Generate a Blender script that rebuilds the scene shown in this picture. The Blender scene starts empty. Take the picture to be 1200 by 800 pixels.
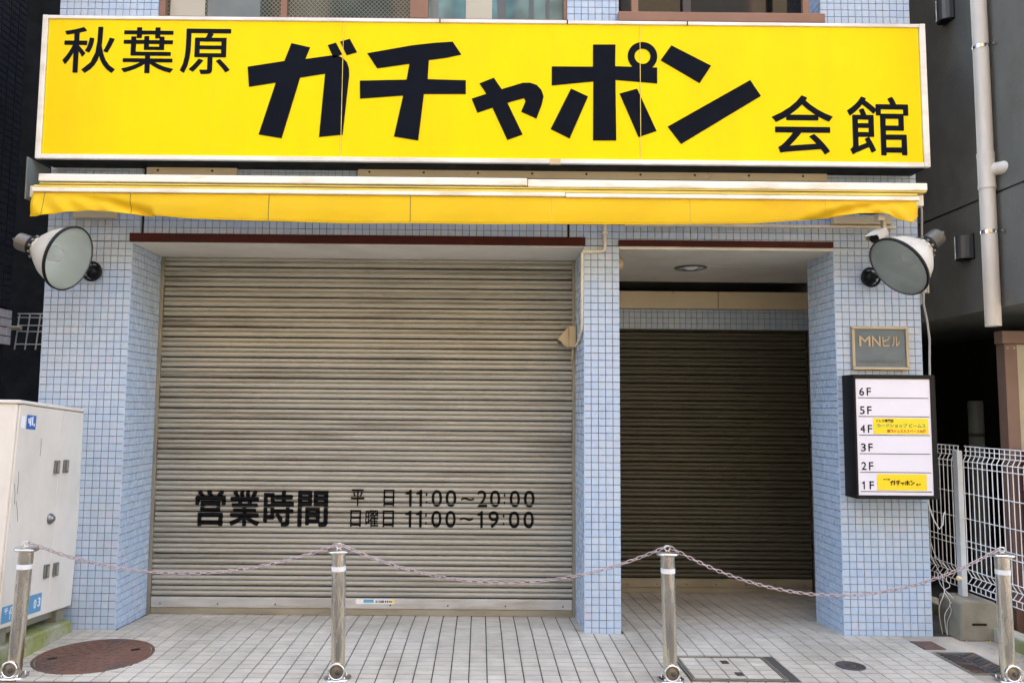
import bpy, bmesh, math, random
from mathutils import Vector, Matrix, Euler
random.seed(7)
R = math.radians
S = bpy.context.scene
COL = S.collection

# ---------------------------------------------------------------- camera, sky, sun, exposure
PI_, YA, RO, CD, CH = 0.0841, 0.0031, 0.0089, 5.417, 1.5015
cam = bpy.data.cameras.new('camera'); co = bpy.data.objects.new('camera', cam); COL.objects.link(co)
cam.sensor_width = 36; cam.lens = 920 / 1200 * 36; cam.shift_x = (600 - 566.2) / 1200
cam.clip_end = 600
co.matrix_world = (Matrix.Translation((0, -CD, CH)) @ Matrix.Rotation(-YA, 4, 'Z')
                   @ Matrix.Rotation(math.pi / 2 + PI_, 4, 'X') @ Matrix.Rotation(RO, 4, 'Z'))
S.camera = co
W = bpy.data.worlds.new('World'); S.world = W; W.use_nodes = True
SUN_EL, SUN_AZ = 52, 24           # the sun stands behind the shop: its front lies in open shade, the far side of the street is sunlit
nt = W.node_tree; bg = nt.nodes['Background']
sky = nt.nodes.new('ShaderNodeTexSky'); sky.sky_type = 'NISHITA'; sky.sun_disc = False
sky.sun_elevation = R(SUN_EL); sky.sun_rotation = R(SUN_AZ)
sky.air_density = 1.0; sky.dust_density = 5.0; sky.ozone_density = .5
nt.links.new(sky.outputs[0], bg.inputs[0]); bg.inputs[1].default_value = 0.15
sd = bpy.data.lights.new('sun', 'SUN'); so = bpy.data.objects.new('sun', sd); COL.objects.link(so)
sd.energy = 3.2; sd.angle = R(.5); sd.color = (1, .88, .68)
# the sun stands at azimuth SUN_AZ (clockwise from +Y), elevation SUN_EL
sv = Vector((math.sin(R(SUN_AZ)) * math.cos(R(SUN_EL)), math.cos(R(SUN_AZ)) * math.cos(R(SUN_EL)), math.sin(R(SUN_EL))))
so.rotation_euler = sv.to_track_quat('Z', 'Y').to_euler()
so.location = (0, 8, 22)
vs = S.view_settings; vs.view_transform = 'Standard'; vs.look = 'None'; vs.exposure = 3.32; vs.gamma = 1

# ---------------------------------------------------------------- materials
def mat(name, col, rough=.6, metal=0, var=0., dirt=None, dirt_scale=3, dirt_amt=.5, stretch=(1, 1, 1),
        bump=0, bump_scale=200, isl=None, spec=.5, lohi=(.45, .75), dirt2=None):
    m = bpy.data.materials.new(name); m.use_nodes = True
    t = m.node_tree; N = t.nodes; L = t.links; b = N['Principled BSDF']
    b.inputs['Roughness'].default_value = rough; b.inputs['Metallic'].default_value = metal
    b.inputs['Specular IOR Level'].default_value = spec
    geo = N.new('ShaderNodeNewGeometry'); c = None
    def rgb(v):
        n = N.new('ShaderNodeRGB'); n.outputs[0].default_value = (*v, 1); return n.outputs[0]
    if isl:      # list of (pos, colour): colour picked per piece
        oi = N.new('ShaderNodeObjectInfo'); ad = N.new('ShaderNodeMath'); ad.operation = 'ADD'
        fr = N.new('ShaderNodeMath'); fr.operation = 'FRACT'
        L.new(oi.outputs['Random'], ad.inputs[0]); L.new(geo.outputs['Random Per Island'], ad.inputs[1]); L.new(ad.outputs[0], fr.inputs[0])
        cr = N.new('ShaderNodeValToRGB'); e = cr.color_ramp.elements
        e[0].position, e[0].color = isl[0][0], (*isl[0][1], 1); e[1].position, e[1].color = isl[-1][0], (*isl[-1][1], 1)
        for p, q in isl[1:-1]:
            x = e.new(p); x.color = (*q, 1)
        L.new(fr.outputs[0], cr.inputs[0]); c = cr.outputs[0]
    else:
        c = rgb(col)
    def noise(scale, detail, st):
        mp = N.new('ShaderNodeMapping'); mp.inputs['Scale'].default_value = st
        L.new(geo.outputs['Position'], mp.inputs[0])
        n = N.new('ShaderNodeTexNoise'); n.inputs['Scale'].default_value = scale; n.inputs['Detail'].default_value = detail
        n.inputs['Roughness'].default_value = .6
        L.new(mp.outputs[0], n.inputs['Vector']); return n.outputs[0]
    def mix(a, bcol, fac):
        x = N.new('ShaderNodeMix'); x.data_type = 'RGBA'; L.new(fac, x.inputs[0]); L.new(a, x.inputs[6]); L.new(rgb(bcol), x.inputs[7]); return x.outputs[2]
    def rng(v, lo, hi, a, bb):
        x = N.new('ShaderNodeMapRange'); L.new(v, x.inputs[0])
        for i, q in enumerate((lo, hi, a, bb)): x.inputs[i + 1].default_value = q
        return x.outputs[0]
    for dd in (dirt, dirt2):
        if dd is None: continue
        if dd is dirt: c = mix(c, dd, rng(noise(dirt_scale, 6, stretch), lohi[0], lohi[1], 0, dirt_amt))
        else: c = mix(c, dd, rng(noise(dirt_scale * 7.3, 8, stretch), .5, .8, 0, dirt_amt * .8))
    if var:
        hs = N.new('ShaderNodeHueSaturation'); L.new(c, hs.inputs['Color'])
        L.new(rng(noise(2.2, 5, (1, 1, 1)), .3, .7, 1 - var, 1 + var), hs.inputs['Value']); c = hs.outputs[0]
        L.new(rng(noise(9, 4, stretch), .3, .7, max(.05, rough - .12), min(1, rough + .12)), b.inputs['Roughness'])
    L.new(c, b.inputs['Base Color'])
    if bump:
        bp = N.new('ShaderNodeBump'); bp.inputs['Strength'].default_value = bump; bp.inputs['Distance'].default_value = .004
        L.new(noise(bump_scale, 4, (1, 1, 1)), bp.inputs['Height']); L.new(bp.outputs[0], b.inputs['Normal'])
    return m

M = {}
M['tile'] = mat('glazed_mosaic_tile', None, .28, var=.06, spec=.35, isl=[(0, (.41, .525, .66)), (.3, (.45, .56, .685)), (.55, (.485, .58, .68)), (.8, (.425, .545, .70)), (.985, (.48, .555, .67)), (1, (.50, .52, .655))], dirt=(.24, .22, .17), dirt_scale=2.2, dirt_amt=.22)
M['grout'] = mat('tile_grout', (.20, .185, .155), .9, var=.2, bump=.3)
M['wall'] = mat('rendered_wall', (.33, .34, .35), .85, var=.1, bump=.2)
M['soffit'] = mat('painted_soffit', (.82, .77, .68), .7, var=.07, dirt=(.45, .38, .28), dirt_scale=1.5, dirt_amt=.35)
M['lintel'] = mat('dark_red_brown_trim', (.050, .010, .008), .55, var=.25, spec=.15)
M['slat'] = mat('shutter_slat_paint', (.42, .405, .345), .36, metal=.25, var=.06, dirt=(.17, .15, .11), dirt_scale=1.4, dirt_amt=.78, stretch=(.55, 1, 12), lohi=(.50, .70), dirt2=(.36, .34, .29), bump=.05, bump_scale=60)
M['slatshade'] = mat('shaded_olive_slat_paint', (.088, .085, .062), .5, metal=.1, var=.1, dirt=(.09, .08, .055), dirt_scale=1.4, dirt_amt=.7, stretch=(.9, 1, 16), bump=.05, bump_scale=60)  # olive paint, darkened further to stand in for the deep entrance's shade
M['slatrail'] = mat('shutter_bottom_bar', (.56, .56, .54), .4, metal=.3, var=.12, dirt=(.27, .24, .17), dirt_scale=2.5, dirt_amt=.7, stretch=(1, 1, 9))
M['slatfoot'] = mat('shutter_weather_strip', (.34, .31, .23), .5, metal=.2, var=.15, dirt=(.20, .16, .10), dirt_scale=3, dirt_amt=.6, stretch=(1, 1, 6))
M['guide'] = mat('guide_rail_metal', (.34, .31, .24), .4, metal=.5, var=.2)
M['paint_black'] = mat('black_lettering', (.006, .006, .007), .6, var=.2, spec=.1)
M['signblack'] = mat('navy_black_vinyl', (.0045, .006, .011), .6, var=.2, spec=.06)
M['yellow'] = mat('yellow_sign_acrylic', (.82, .655, .002), .4, spec=.1, var=.02, dirt=(.86, .50, .01), dirt_scale=.9, dirt_amt=.4, stretch=(2.2, 1, .5), dirt2=(.88, .60, .01))
M['alu'] = mat('white_aluminium_frame', (.78, .76, .70), .4, metal=.1, var=.08, dirt=(.42, .36, .26), dirt_scale=5, dirt_amt=.55, stretch=(.5, 1, 2))
M['dark'] = mat('dark_box_paint', (.012, .012, .012), .7, var=.2, spec=.15)
M['cream'] = mat('cream_painted_steel', (.62, .53, .36), .5, var=.08, dirt=(.16, .12, .07), dirt_scale=14, dirt_amt=.5, lohi=(.62, .75))
M['whitebar'] = mat('white_awning_bar', (.82, .79, .68), .42, var=.06, dirt=(.52, .40, .18), dirt_scale=4, dirt_amt=.65, stretch=(.6, 1, 3), lohi=(.52, .7))
M['goldbar'] = mat('yellowed_awning_roll', (.80, .62, .12), .6, var=.1, dirt=(.30, .21, .06), dirt_scale=3, dirt_amt=.6, stretch=(.5, 1, 12))
M['steel'] = mat('brushed_stainless_steel', (.72, .66, .56), .24, metal=1, var=.10, dirt=(.33, .27, .2), dirt_scale=7, dirt_amt=.14, stretch=(5, 5, .6))
M['steelcap'] = mat('polished_steel', (.70, .68, .66), .2, metal=1, var=.08)
M['reflective'] = mat('white_reflective_tape', (.8, .8, .78), .5)
M['chain'] = mat('pinkish_grey_chain', (.44, .355, .35), .4, metal=.35, var=.2)
M['cab'] = mat('off_white_cabinet_paint', (.70, .645, .555), .45, var=.05, dirt=(.36, .32, .25), dirt_scale=2.0, dirt_amt=.3, stretch=(1.3, 1.3, .7), lohi=(.5, .8), dirt2=(.5, .46, .38))
M['cabmetal'] = mat('grey_cabinet_hardware', (.22, .22, .21), .4, metal=.7)
M['concrete'] = mat('weathered_concrete', (.24, .22, .165), .92, var=.15, dirt=(.10, .095, .06), dirt_scale=4, dirt_amt=.7, bump=.6, bump_scale=90)
M['apron'] = mat('brownish_apron_concrete', (.40, .345, .265), .92, var=.15, dirt=(.17, .15, .11), dirt_scale=3, dirt_amt=.6, bump=.5, bump_scale=90)
M['mossy'] = mat('mossy_concrete', (.36, .35, .28), .95, var=.15, dirt=(.22, .24, .05), dirt_scale=3.5, dirt_amt=.9, lohi=(.4, .62), dirt2=(.09, .09, .06), bump=.7, bump_scale=80)
M['paver'] = mat('paving_tile', None, .6, var=.09, isl=[(0, (.48, .43, .345)), (.35, (.535, .485, .39)), (.7, (.50, .455, .37)), (1, (.56, .505, .405))], dirt=(.20, .17, .115), dirt_scale=1.3, dirt_amt=.55, lohi=(.45, .75), dirt2=(.25, .22, .18), bump=.25, bump_scale=180)
M['pgrout'] = mat('paving_grout', (.058, .052, .042), .95, var=.2)
M['asphalt'] = mat('asphalt', (.11, .107, .10), .9, var=.2, bump=.8, bump_scale=150)
M['beigekerb'] = mat('yellowed_edge_strip', (.42, .36, .20), .9, var=.15, bump=.5, bump_scale=100)
M['rust'] = mat('rusty_iron', (.15, .075, .048), .75, metal=.2, var=.25, dirt=(.07, .065, .06), dirt_scale=3, dirt_amt=.75, lohi=(.5, .65), bump=.4, bump_scale=120)
M['iron'] = mat('dark_cast_iron', (.075, .068, .06), .6, metal=.5, var=.2, dirt=(.14, .075, .04), dirt_scale=5, dirt_amt=.6, bump=.3)
M['lampwhite'] = mat('white_enamel', (.56, .52, .43), .35, var=.05, dirt=(.45, .38, .27), dirt_scale=5, dirt_amt=.4)
M['reflector'] = mat('satin_reflector', (.95, .985, .93), .2, metal=.12)
M['castgrey'] = mat('cast_aluminium', (.20, .185, .155), .45, metal=.5, var=.15)
M['blackmetal'] = mat('black_metal', (.009, .009, .009), .5, spec=.2)
M['bulb'] = mat('frosted_bulb', (.95, .95, .93), .08)
M['ledge'] = mat('grey_bronze_plaque', (.12, .165, .20), .4, metal=.3, var=.15, dirt=(.10, .11, .11), dirt_scale=12, dirt_amt=.5)
M['brass'] = mat('worn_brass', (.40, .35, .26), .4, metal=.6, var=.15)
M['brassletter'] = mat('pale_brass_lettering', (.42, .345, .23), .4, metal=.4)
M['brassdim'] = mat('worn_dim_lettering', (.13, .13, .12), .5, metal=.4)
M['acryl'] = mat('white_acrylic', (.76, .75, .82), .18, var=.02)
M['stickeryellow'] = mat('yellow_sticker', (.92, .66, .01), .4)
M['green'] = mat('green_print', (.03, .30, .10), .5)
M['red'] = mat('red_print', (.45, .03, .02), .5)
M['beigeplastic'] = mat('beige_plastic', (.58, .45, .26), .5, var=.08)
M['conduit'] = mat('cream_pipe', (.76, .69, .55), .4, var=.06, dirt=(.45, .38, .27), dirt_scale=7, dirt_amt=.4)
M['redplastic'] = mat('red_plastic', (.36, .03, .025), .35)
M['rightwall'] = mat('dark_grey_stucco', (.135, .135, .115), .85, var=.12, dirt=(.07, .07, .06), dirt_scale=1.2, dirt_amt=.5, stretch=(1, 1, .5), bump=.9, bump_scale=110)
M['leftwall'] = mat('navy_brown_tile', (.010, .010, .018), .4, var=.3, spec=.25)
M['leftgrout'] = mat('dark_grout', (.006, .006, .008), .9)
M['paletile'] = mat('pale_tile', (.60, .57, .60), .3, var=.1)
M['gapshade'] = mat('dark_shaded_wall', (.016, .015, .013), .9, var=.3)  # near-black colour stands in for the shade of the deep gaps
M['pipe'] = mat('off_white_drainpipe', (.68, .63, .54), .45, var=.05, dirt=(.38, .33, .26), dirt_scale=4, dirt_amt=.45, stretch=(3, 3, .4))
M['brown'] = mat('brown_painted_steel', (.17, .10, .075), .5, var=.12)
M['winbrown'] = mat('brown_aluminium_frame', (.235, .125, .08), .4, metal=.2, var=.12)
M['beigepanel'] = mat('beige_panel', (.46, .43, .33), .7, var=.06)
M['darkred'] = mat('dark_red_paint', (.10, .006, .006), .35, var=.2)
M['fence'] = mat('white_coated_wire', (.74, .74, .71), .4, var=.1)
M['fencepost'] = mat('light_grey_post', (.60, .64, .64), .4, var=.08, dirt=(.3, .26, .2), dirt_scale=6, dirt_amt=.4)
M['soil'] = mat('dark_soil', (.035, .035, .03), 1, var=.4, bump=1, bump_scale=60)
M['leaf'] = mat('dry_yellow_leaf', (.46, .34, .10), .7, var=.3)
M['blue'] = mat('blue_sticker', (.015, .12, .42), .4, var=.05)
M['blue2'] = mat('steel_blue_sticker', (.10, .28, .46), .4, var=.08)
M['white'] = mat('white_print', (.8, .8, .8), .5)
M['cyan'] = mat('cyan_print', (.10, .38, .55), .5)
M['tank'] = mat('grey_galvanised_tank', (.16, .18, .17), .5, metal=.2, var=.15)
M['wirewhite'] = mat('white_wire', (.72, .71, .68), .4)
M['cable'] = mat('grey_cable', (.36, .36, .34), .5)
M['greybox'] = mat('dark_grey_lamp_housing', (.10, .11, .115), .4, metal=.4, var=.1)
M['downlight'] = mat('downlight_dish', (.75, .75, .72), .2, metal=.9)
M['ceiling'] = mat('entrance_ceiling', (.80, .75, .64), .75, var=.06, dirt=(.36, .31, .22), dirt_scale=1.6, dirt_amt=.4)

def cloth():
    m = mat('yellow_awning_cloth', (.95, .66, .004), .7, var=.03, dirt=(.78, .42, .015), dirt_scale=1.6, dirt_amt=.45, bump=.35, bump_scale=420, stretch=(1, 1, 3), lohi=(.5, .72))
    t = m.node_tree; b = t.nodes['Principled BSDF']; out = t.nodes['Material Output']
    tr = t.nodes.new('ShaderNodeBsdfTranslucent'); tr.inputs[0].default_value = (.95, .62, .02, 1)
    mx = t.nodes.new('ShaderNodeMixShader'); mx.inputs[0].default_value = .28
    t.links.new(b.outputs[0], mx.inputs[1]); t.links.new(tr.outputs[0], mx.inputs[2]); t.links.new(mx.outputs[0], out.inputs[0])
    return m
M['cloth'] = cloth()
def lens():       # prismatic cover glass: mostly clear, part diffusing, glossy at the surface
    m = bpy.data.materials.new('diffusing_lens_glass'); m.use_nodes = True; t = m.node_tree; N = t.nodes; L = t.links
    N.remove(N['Principled BSDF']); out = N['Material Output']
    a = N.new('ShaderNodeBsdfTransparent'); a.inputs[0].default_value = (.97, .99, .98, 1)
    d = N.new('ShaderNodeBsdfDiffuse'); d.inputs[0].default_value = (.93, .97, .92, 1)
    g = N.new('ShaderNodeBsdfGlossy'); g.inputs['Roughness'].default_value = .05
    f = N.new('ShaderNodeFresnel'); f.inputs[0].default_value = 1.65
    m1 = N.new('ShaderNodeMixShader'); m1.inputs[0].default_value = .10; m2 = N.new('ShaderNodeMixShader')
    L.new(a.outputs[0], m1.inputs[1]); L.new(d.outputs[0], m1.inputs[2])
    L.new(f.outputs[0], m2.inputs[0]); L.new(m1.outputs[0], m2.inputs[1]); L.new(g.outputs[0], m2.inputs[2]); L.new(m2.outputs[0], out.inputs[0])
    return m
M['lens'] = lens()
def pane(name, base, wired):
    m = bpy.data.materials.new(name); m.use_nodes = True; t = m.node_tree; N = t.nodes; L = t.links; b = N['Principled BSDF']
    b.inputs['Roughness'].default_value = .06
    geo = N.new('ShaderNodeNewGeometry'); n = N.new('ShaderNodeTexNoise'); n.inputs['Scale'].default_value = 3.1; n.inputs['Detail'].default_value = 2
    L.new(geo.outputs['Position'], n.inputs['Vector'])
    cr = N.new('ShaderNodeValToRGB'); cr.color_ramp.elements[0].position = .4; cr.color_ramp.elements[1].position = .62
    cr.color_ramp.elements[0].color = (*[c * .45 for c in base], 1); cr.color_ramp.elements[1].color = (*base, 1)  # mottled base colour stands in for reflections in the glass
    L.new(n.outputs[0], cr.inputs[0]); c = cr.outputs[0]
    if wired:
        for ax in (1, -1):
            mp = N.new('ShaderNodeMapping'); mp.inputs['Rotation'].default_value = (0, ax * R(45), 0)
            L.new(geo.outputs['Position'], mp.inputs[0])
            w = N.new('ShaderNodeTexWave'); w.bands_direction = 'X'; w.inputs['Scale'].default_value = 14
            L.new(mp.outputs[0], w.inputs['Vector'])
            r = N.new('ShaderNodeMath'); r.operation = 'GREATER_THAN'; r.inputs[1].default_value = .9; L.new(w.outputs['Fac'], r.inputs[0])
            x = N.new('ShaderNodeMix'); x.data_type = 'RGBA'; L.new(r.outputs[0], x.inputs[0]); L.new(c, x.inputs[6]); x.inputs[7].default_value = (.16, .17, .15, 1); c = x.outputs[2]
    L.new(c, b.inputs['Base Color']); return m
M['paneL'] = pane('wired_dark_glass', (.055, .075, .05), True)
M['paneR'] = pane('teal_reflection_glass', (.16, .30, .31), False)
M['paneD'] = pane('black_window_glass', (.012, .012, .010), False)

# ---------------------------------------------------------------- helpers
def linkobj(o):
    COL.objects.link(o); return o
def tag(o, label=None, cat=None, group=None, kind=None):
    for k, v in (('label', label), ('category', cat), ('group', group), ('kind', kind)):
        if v: o[k] = v
    return o
def thing(name, label, cat, loc=(0, 0, 0), group=None):
    o = linkobj(bpy.data.objects.new(name, None)); o.location = loc; o.empty_display_size = .1
    return tag(o, label, cat, group)
def ori(o):
    v = Vector(o.location)
    while o.parent: o = o.parent; v += Vector(o.location)
    return v

def rj(): return random.uniform(-.00035, .00035)
class MB:
    def __init__(s): s.v = []; s.f = []; s.sm = []
    def add(s, vs, fs, smooth=False):
        n = len(s.v); s.v += [tuple(v) for v in vs]; s.f += [tuple(i + n for i in f) for f in fs]; s.sm += [smooth] * len(fs); return s
    def box(s, x0, x1, y0, y1, z0, z1, mtx=None):
        vs = [Vector((x, y, z)) for z in (z0, z1) for y in (y0, y1) for x in (x0, x1)]
        if mtx: vs = [mtx @ v for v in vs]
        return s.add(vs, [(0, 2, 3, 1), (4, 5, 7, 6), (0, 1, 5, 4), (2, 6, 7, 3), (0, 4, 6, 2), (1, 3, 7, 5)])
    def tube(s, pts, r, seg=8, caps=True):
        pts = [Vector(p) for p in pts]; n = len(pts); rs = r if isinstance(r, (list, tuple)) else [r] * n
        vs = []; up = None
        for i, p in enumerate(pts):
            d = (pts[min(i + 1, n - 1)] - pts[max(i - 1, 0)]).normalized()
            if up is None: up = Vector((0, 0, 1)) if abs(d.z) < .9 else Vector((0, 1, 0))
            a = d.cross(up); a = a.normalized() if a.length > 1e-6 else d.orthogonal().normalized(); b = a.cross(d).normalized(); up = b
            vs += [p + (a * math.cos(2 * math.pi * k / seg) + b * math.sin(2 * math.pi * k / seg)) * rs[i] for k in range(seg)]
        fs = [(i * seg + k, i * seg + (k + 1) % seg, (i + 1) * seg + (k + 1) % seg, (i + 1) * seg + k) for i in range(n - 1) for k in range(seg)]
        s.add(vs, fs, True)
        if caps:
            s.add(vs[:seg], [tuple(range(seg))]); s.add(vs[-seg:], [tuple(reversed(range(seg)))])
        return s
    def lathe(s, prof, mtx=None, seg=32, caps=True):   # profile [(r, z)] round local Z
        vs = [Vector((r * math.cos(2 * math.pi * k / seg), r * math.sin(2 * math.pi * k / seg), z)) for r, z in prof for k in range(seg)]
        if mtx: vs = [mtx @ v for v in vs]
        n = len(prof)
        s.add(vs, [(i * seg + k, i * seg + (k + 1) % seg, (i + 1) * seg + (k + 1) % seg, (i + 1) * seg + k) for i in range(n - 1) for k in range(seg)], True)
        if caps:
            if prof[0][0] > 1e-5: s.add(vs[:seg], [tuple(reversed(range(seg)))])
            if prof[-1][0] > 1e-5: s.add(vs[-seg:], [tuple(range(seg))])
        return s
    def prism(s, poly, y0, y1):     # outline in X,Z, extruded along Y
        n = len(poly)
        vs = [(x, y0, z) for x, z in poly] + [(x, y1, z) for x, z in poly]
        a = sum(poly[i][0] * poly[(i + 1) % n][1] - poly[(i + 1) % n][0] * poly[i][1] for i in range(n))
        idx = list(range(n)) if a > 0 else list(reversed(range(n)))
        s.add(vs, [tuple(idx), tuple(i + n for i in reversed(idx))] + [(idx[(k + 1) % n], idx[k], idx[k] + n, idx[(k + 1) % n] + n) for k in range(n)])
        return s
    def extrude_x(s, prof, x0, x1, smooth=False, caps=True):   # profile [(y, z)] run along X
        n = len(prof)
        s.add([(x0, y, z) for y, z in prof] + [(x1, y, z) for y, z in prof], [(k, k + n, k + 1 + n, k + 1) for k in range(n - 1)], smooth)
        return s
    def tiles(s, o, eu, ev, n, lu, lv, pitch=.05, joint=.0034, h=.005, bev=.0007, pv=None, skip=None, jv=None):
        o, eu, ev, n = Vector(o), Vector(eu), Vector(ev), Vector(n); pv = pv or pitch; jv = jv or joint
        j = 0
        while j * pv < lv - .008:
            i = 0
            while i * pitch < lu - .008:
                a, b = i * pitch + joint / 2, min((i + 1) * pitch - joint / 2, lu - .0005)
                c, d = j * pv + jv / 2, min((j + 1) * pv - jv / 2, lv - .0005)
                i += 1
                if skip and skip((a + b) / 2, (c + d) / 2): continue
                q = h + random.uniform(-.0004, .0004)
                P = lambda u, v, w: o + eu * u + ev * v + n * w
                vs = [P(a, c, 0), P(b, c, 0), P(b, d, 0), P(a, d, 0), P(a + bev, c + bev, q + rj()), P(b - bev, c + bev, q + rj()), P(b - bev, d - bev, q + rj()), P(a + bev, d - bev, q + rj())]
                fs = [(4, 5, 6, 7), (0, 1, 5, 4), (1, 2, 6, 5), (2, 3, 7, 6), (3, 0, 4, 7)]
                if eu.cross(ev).dot(n) < 0: fs = [tuple(reversed(f)) for f in fs]
                s.add(vs, fs)
            j += 1
        return s
    def mesh(s, name, m, off=(0, 0, 0)):
        me = bpy.data.meshes.new(name); off = Vector(off)
        me.from_pydata([Vector(v) - off for v in s.v], [], s.f)
        me.polygons.foreach_set('use_smooth', s.sm)
        me.materials.append(m); me.update(); return me
    def build(s, name, m, parent=None, bevel=0, local=False, seg=2, fix=True):
        off = Vector((0, 0, 0)) if (local or parent is None) else ori(parent)
        me = s.mesh(name, m, off)
        if fix:
            bm = bmesh.new(); bm.from_mesh(me); bmesh.ops.recalc_face_normals(bm, faces=bm.faces); bm.to_mesh(me); bm.free()
        o = linkobj(bpy.data.objects.new(name, me)); o.parent = parent
        if bevel:
            b = o.modifiers.new('bevel', 'BEVEL'); b.width = bevel; b.segments = seg; b.limit_method = 'ANGLE'
        return o
def box(*a): return MB().box(*a)
def copyobj(o, loc=None, parent=None):
    c = o.copy(); COL.objects.link(c)
    if parent is not None: c.parent = parent
    if loc is not None: c.location = loc
    return c
def axis_to(n, up=(0, 0, 1)):
    return Vector(n).to_track_quat('Z', 'Y').to_matrix().to_4x4()

_fc = {}
def glyph_mesh(ch, bold, rot=0):
    k = (ch, round(bold, 4))
    if k not in _fc:
        c = bpy.data.curves.new('letter', 'FONT'); c.body = ch; c.offset = bold; c.resolution_u = 4
        o = linkobj(bpy.data.objects.new('letter', c))
        me = bpy.data.meshes.new_from_object(o.evaluated_get(bpy.context.evaluated_depsgraph_get()))
        bpy.data.objects.remove(o); bpy.data.curves.remove(c)
        _fc[k] = ([v.co.copy() for v in me.vertices], [tuple(p.vertices) for p in me.polygons]); bpy.data.meshes.remove(me)
    return _fc[k]
def put_glyph(mb, ch, x0, x1, z0, z1, y, bold=0.0, keep=False):
    if ch == '1' and not keep:      # a plain grotesque one: stem with a flag
        w, h = x1 - x0, z1 - z0; sw = min(w * .5, h * .15)
        mb.add([(x1 - sw, y, z0), (x1, y, z0), (x1, y, z1), (x1 - sw * .75, y, z1), (x1 - sw * 1.2, y, z1 - .11 * h), (x0, y, z1 - .17 * h), (x0, y, z1 - .28 * h), (x1 - sw, y, z1 - .28 * h)],
               [(0, 1, 2, 3, 4, 5, 6, 7)]); return
    if bold > .0121 and not keep:    # heavy weights: overlapping copies, each a hair behind the last
        b = bold * .9; rx, rz = b * (x1 - x0), b * (z1 - z0)
        for k in range(12):
            q = 2 * math.pi * k / 12; dx, dz = rx * math.cos(q), rz * math.sin(q)
            put_glyph(mb, ch, x0 + rx + dx, x1 - rx + dx, z0 + rz + dz, z1 - rz + dz, y + .00004 * k, 0.0)
        return
    vs, fs = glyph_mesh(ch, bold)
    if not vs: return
    ax, bx = min(v.x for v in vs), max(v.x for v in vs); ay, by = min(v.y for v in vs), max(v.y for v in vs)
    if keep:        # keep the em-box placement: x0..x1 by z0..z1 is the em square
        f = lambda v: (x0 + v.x * (x1 - x0), y, z0 + (v.y + .12) * (z1 - z0))
    else:
        f = lambda v: (x0 + (v.x - ax) / max(1e-6, bx - ax) * (x1 - x0), y, z0 + (v.y - ay) / max(1e-6, by - ay) * (z1 - z0))
    mb.add([f(v) for v in vs], fs)
def text_line(mb, txt, x0, x1, z0, z1, y, bold=0.0):
    n = len(txt); w = (x1 - x0) / n
    for i, ch in enumerate(txt):
        if ch in ' 　': continue
        put_glyph(mb, ch, x0 + i * w, x0 + (i + 1) * w, z0, z1, y, bold, keep=True)
def text_fit(mb, txt, x0, x1, z0, z1, y, bold=0.0):
    vs, fs = glyph_mesh(txt, bold)
    ax, bx = min(v.x for v in vs), max(v.x for v in vs); ay, by = min(v.y for v in vs), max(v.y for v in vs)
    mb.add([(x0 + (v.x - ax) / (bx - ax) * (x1 - x0), y, z0 + (v.y - ay) / (by - ay) * (z1 - z0)) for v in vs], fs)
def glyph_obj(mb, name, m, parent, thick=.002):
    o = mb.build(name, m, parent, fix=False)
    # faces look toward the street (-Y); a solidify gives the vinyl its own thickness
    return o

# ---------------------------------------------------------------- the setting: ground
def struct(mb, name, m, bevel=0): return tag(mb.build(name, m, bevel=bevel), kind='structure')
struct(box(-60, 60, -60, 60, -.40, -.16), 'road', M['asphalt'])
pav = struct(box(-3.3, 2.83, -1.0, .02, -.16, -.006), 'pavement', M['pgrout'])
fl = MB()
fl.add([(-2.5, .02, -.007), (3.06, .02, -.007), (3.06, 1.62, -.0935), (-2.5, 1.62, -.0935)], [(0, 1, 2, 3)])
recess_floor = struct(fl, 'entrance_floor', M['pgrout'])
struct(box(-8, 8, -1.2, -1.002, -.16, -.004), 'kerb', M['beigekerb'], .01)
struct(box(2.832, 5.5, -1.0, .0, -.16, -.003), 'concrete_apron', M['apron'])
struct(box(3.07, 8, .002, 7, -.16, -.005), 'side_passage_floor', M['soil'])
struct(box(-8, -3.302, -.92, 7, -.16, -.005), 'alley_floor', M['concrete'])

struct(box(-40, 40, -12.5, -9.2, -.16, -.02), 'far_pavement', M['concrete'])
PX, PY = .103, .076
ACC = (1.205, 1.735, -.885, -.483)          # access cover
def blocked(x, y):
    if ACC[0] - .02 < x < ACC[1] + .02 and ACC[2] - .02 < y < ACC[3] + .02: return True
    if max(math.hypot(x + a + 2.30, y + b + .555) for a in (-PX / 2, PX / 2) for b in (-PY / 2, PY / 2)) < .333: return True
    return False
def paver_mesh():
    mb = MB(); mb.tiles((-PX / 2, -PY / 2, -.008), (1, 0, 0), (0, 1, 0), (0, 0, 1), PX, PY, PX, .0055, .008, .0014, PY, jv=.0100)
    return mb.mesh('paving_tile', M['paver'])
pm = paver_mesh()
spots = []
for j in range(0, 13):
    for i in range(-32, 28):
        x = .053 + PX * (i + .5); y = -.991 + PY * (j + .5)
        if x > 2.80 or x < -3.2 or y > -.01: continue
        if blocked(x, y): continue
        if x < -2.72 and y > -.9: continue
        spots.append((x, y))
spots.sort(key=lambda p: p[1] + .02 * abs(p[0]))
rest = MB()
for n, (x, y) in enumerate(spots):
    dz = random.uniform(-.0008, .0008)
    if n < 300:
        o = linkobj(bpy.data.objects.new('paving_tile', pm)); o.parent = pav; o.location = (x, y, dz)
        o.rotation_euler = (random.uniform(-.004, .004), random.uniform(-.004, .004), random.uniform(-.006, .006))
    else:
        rest.tiles((x - PX / 2, y - PY / 2, -.008 + dz), (1, 0, 0), (0, 1, 0), (0, 0, 1), PX, PY, PX, .0055, .008, .0014, PY, jv=.0100)
tag(rest.build('paving_tile_field', M['paver'], pav, fix=False), kind='stuff')
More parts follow.
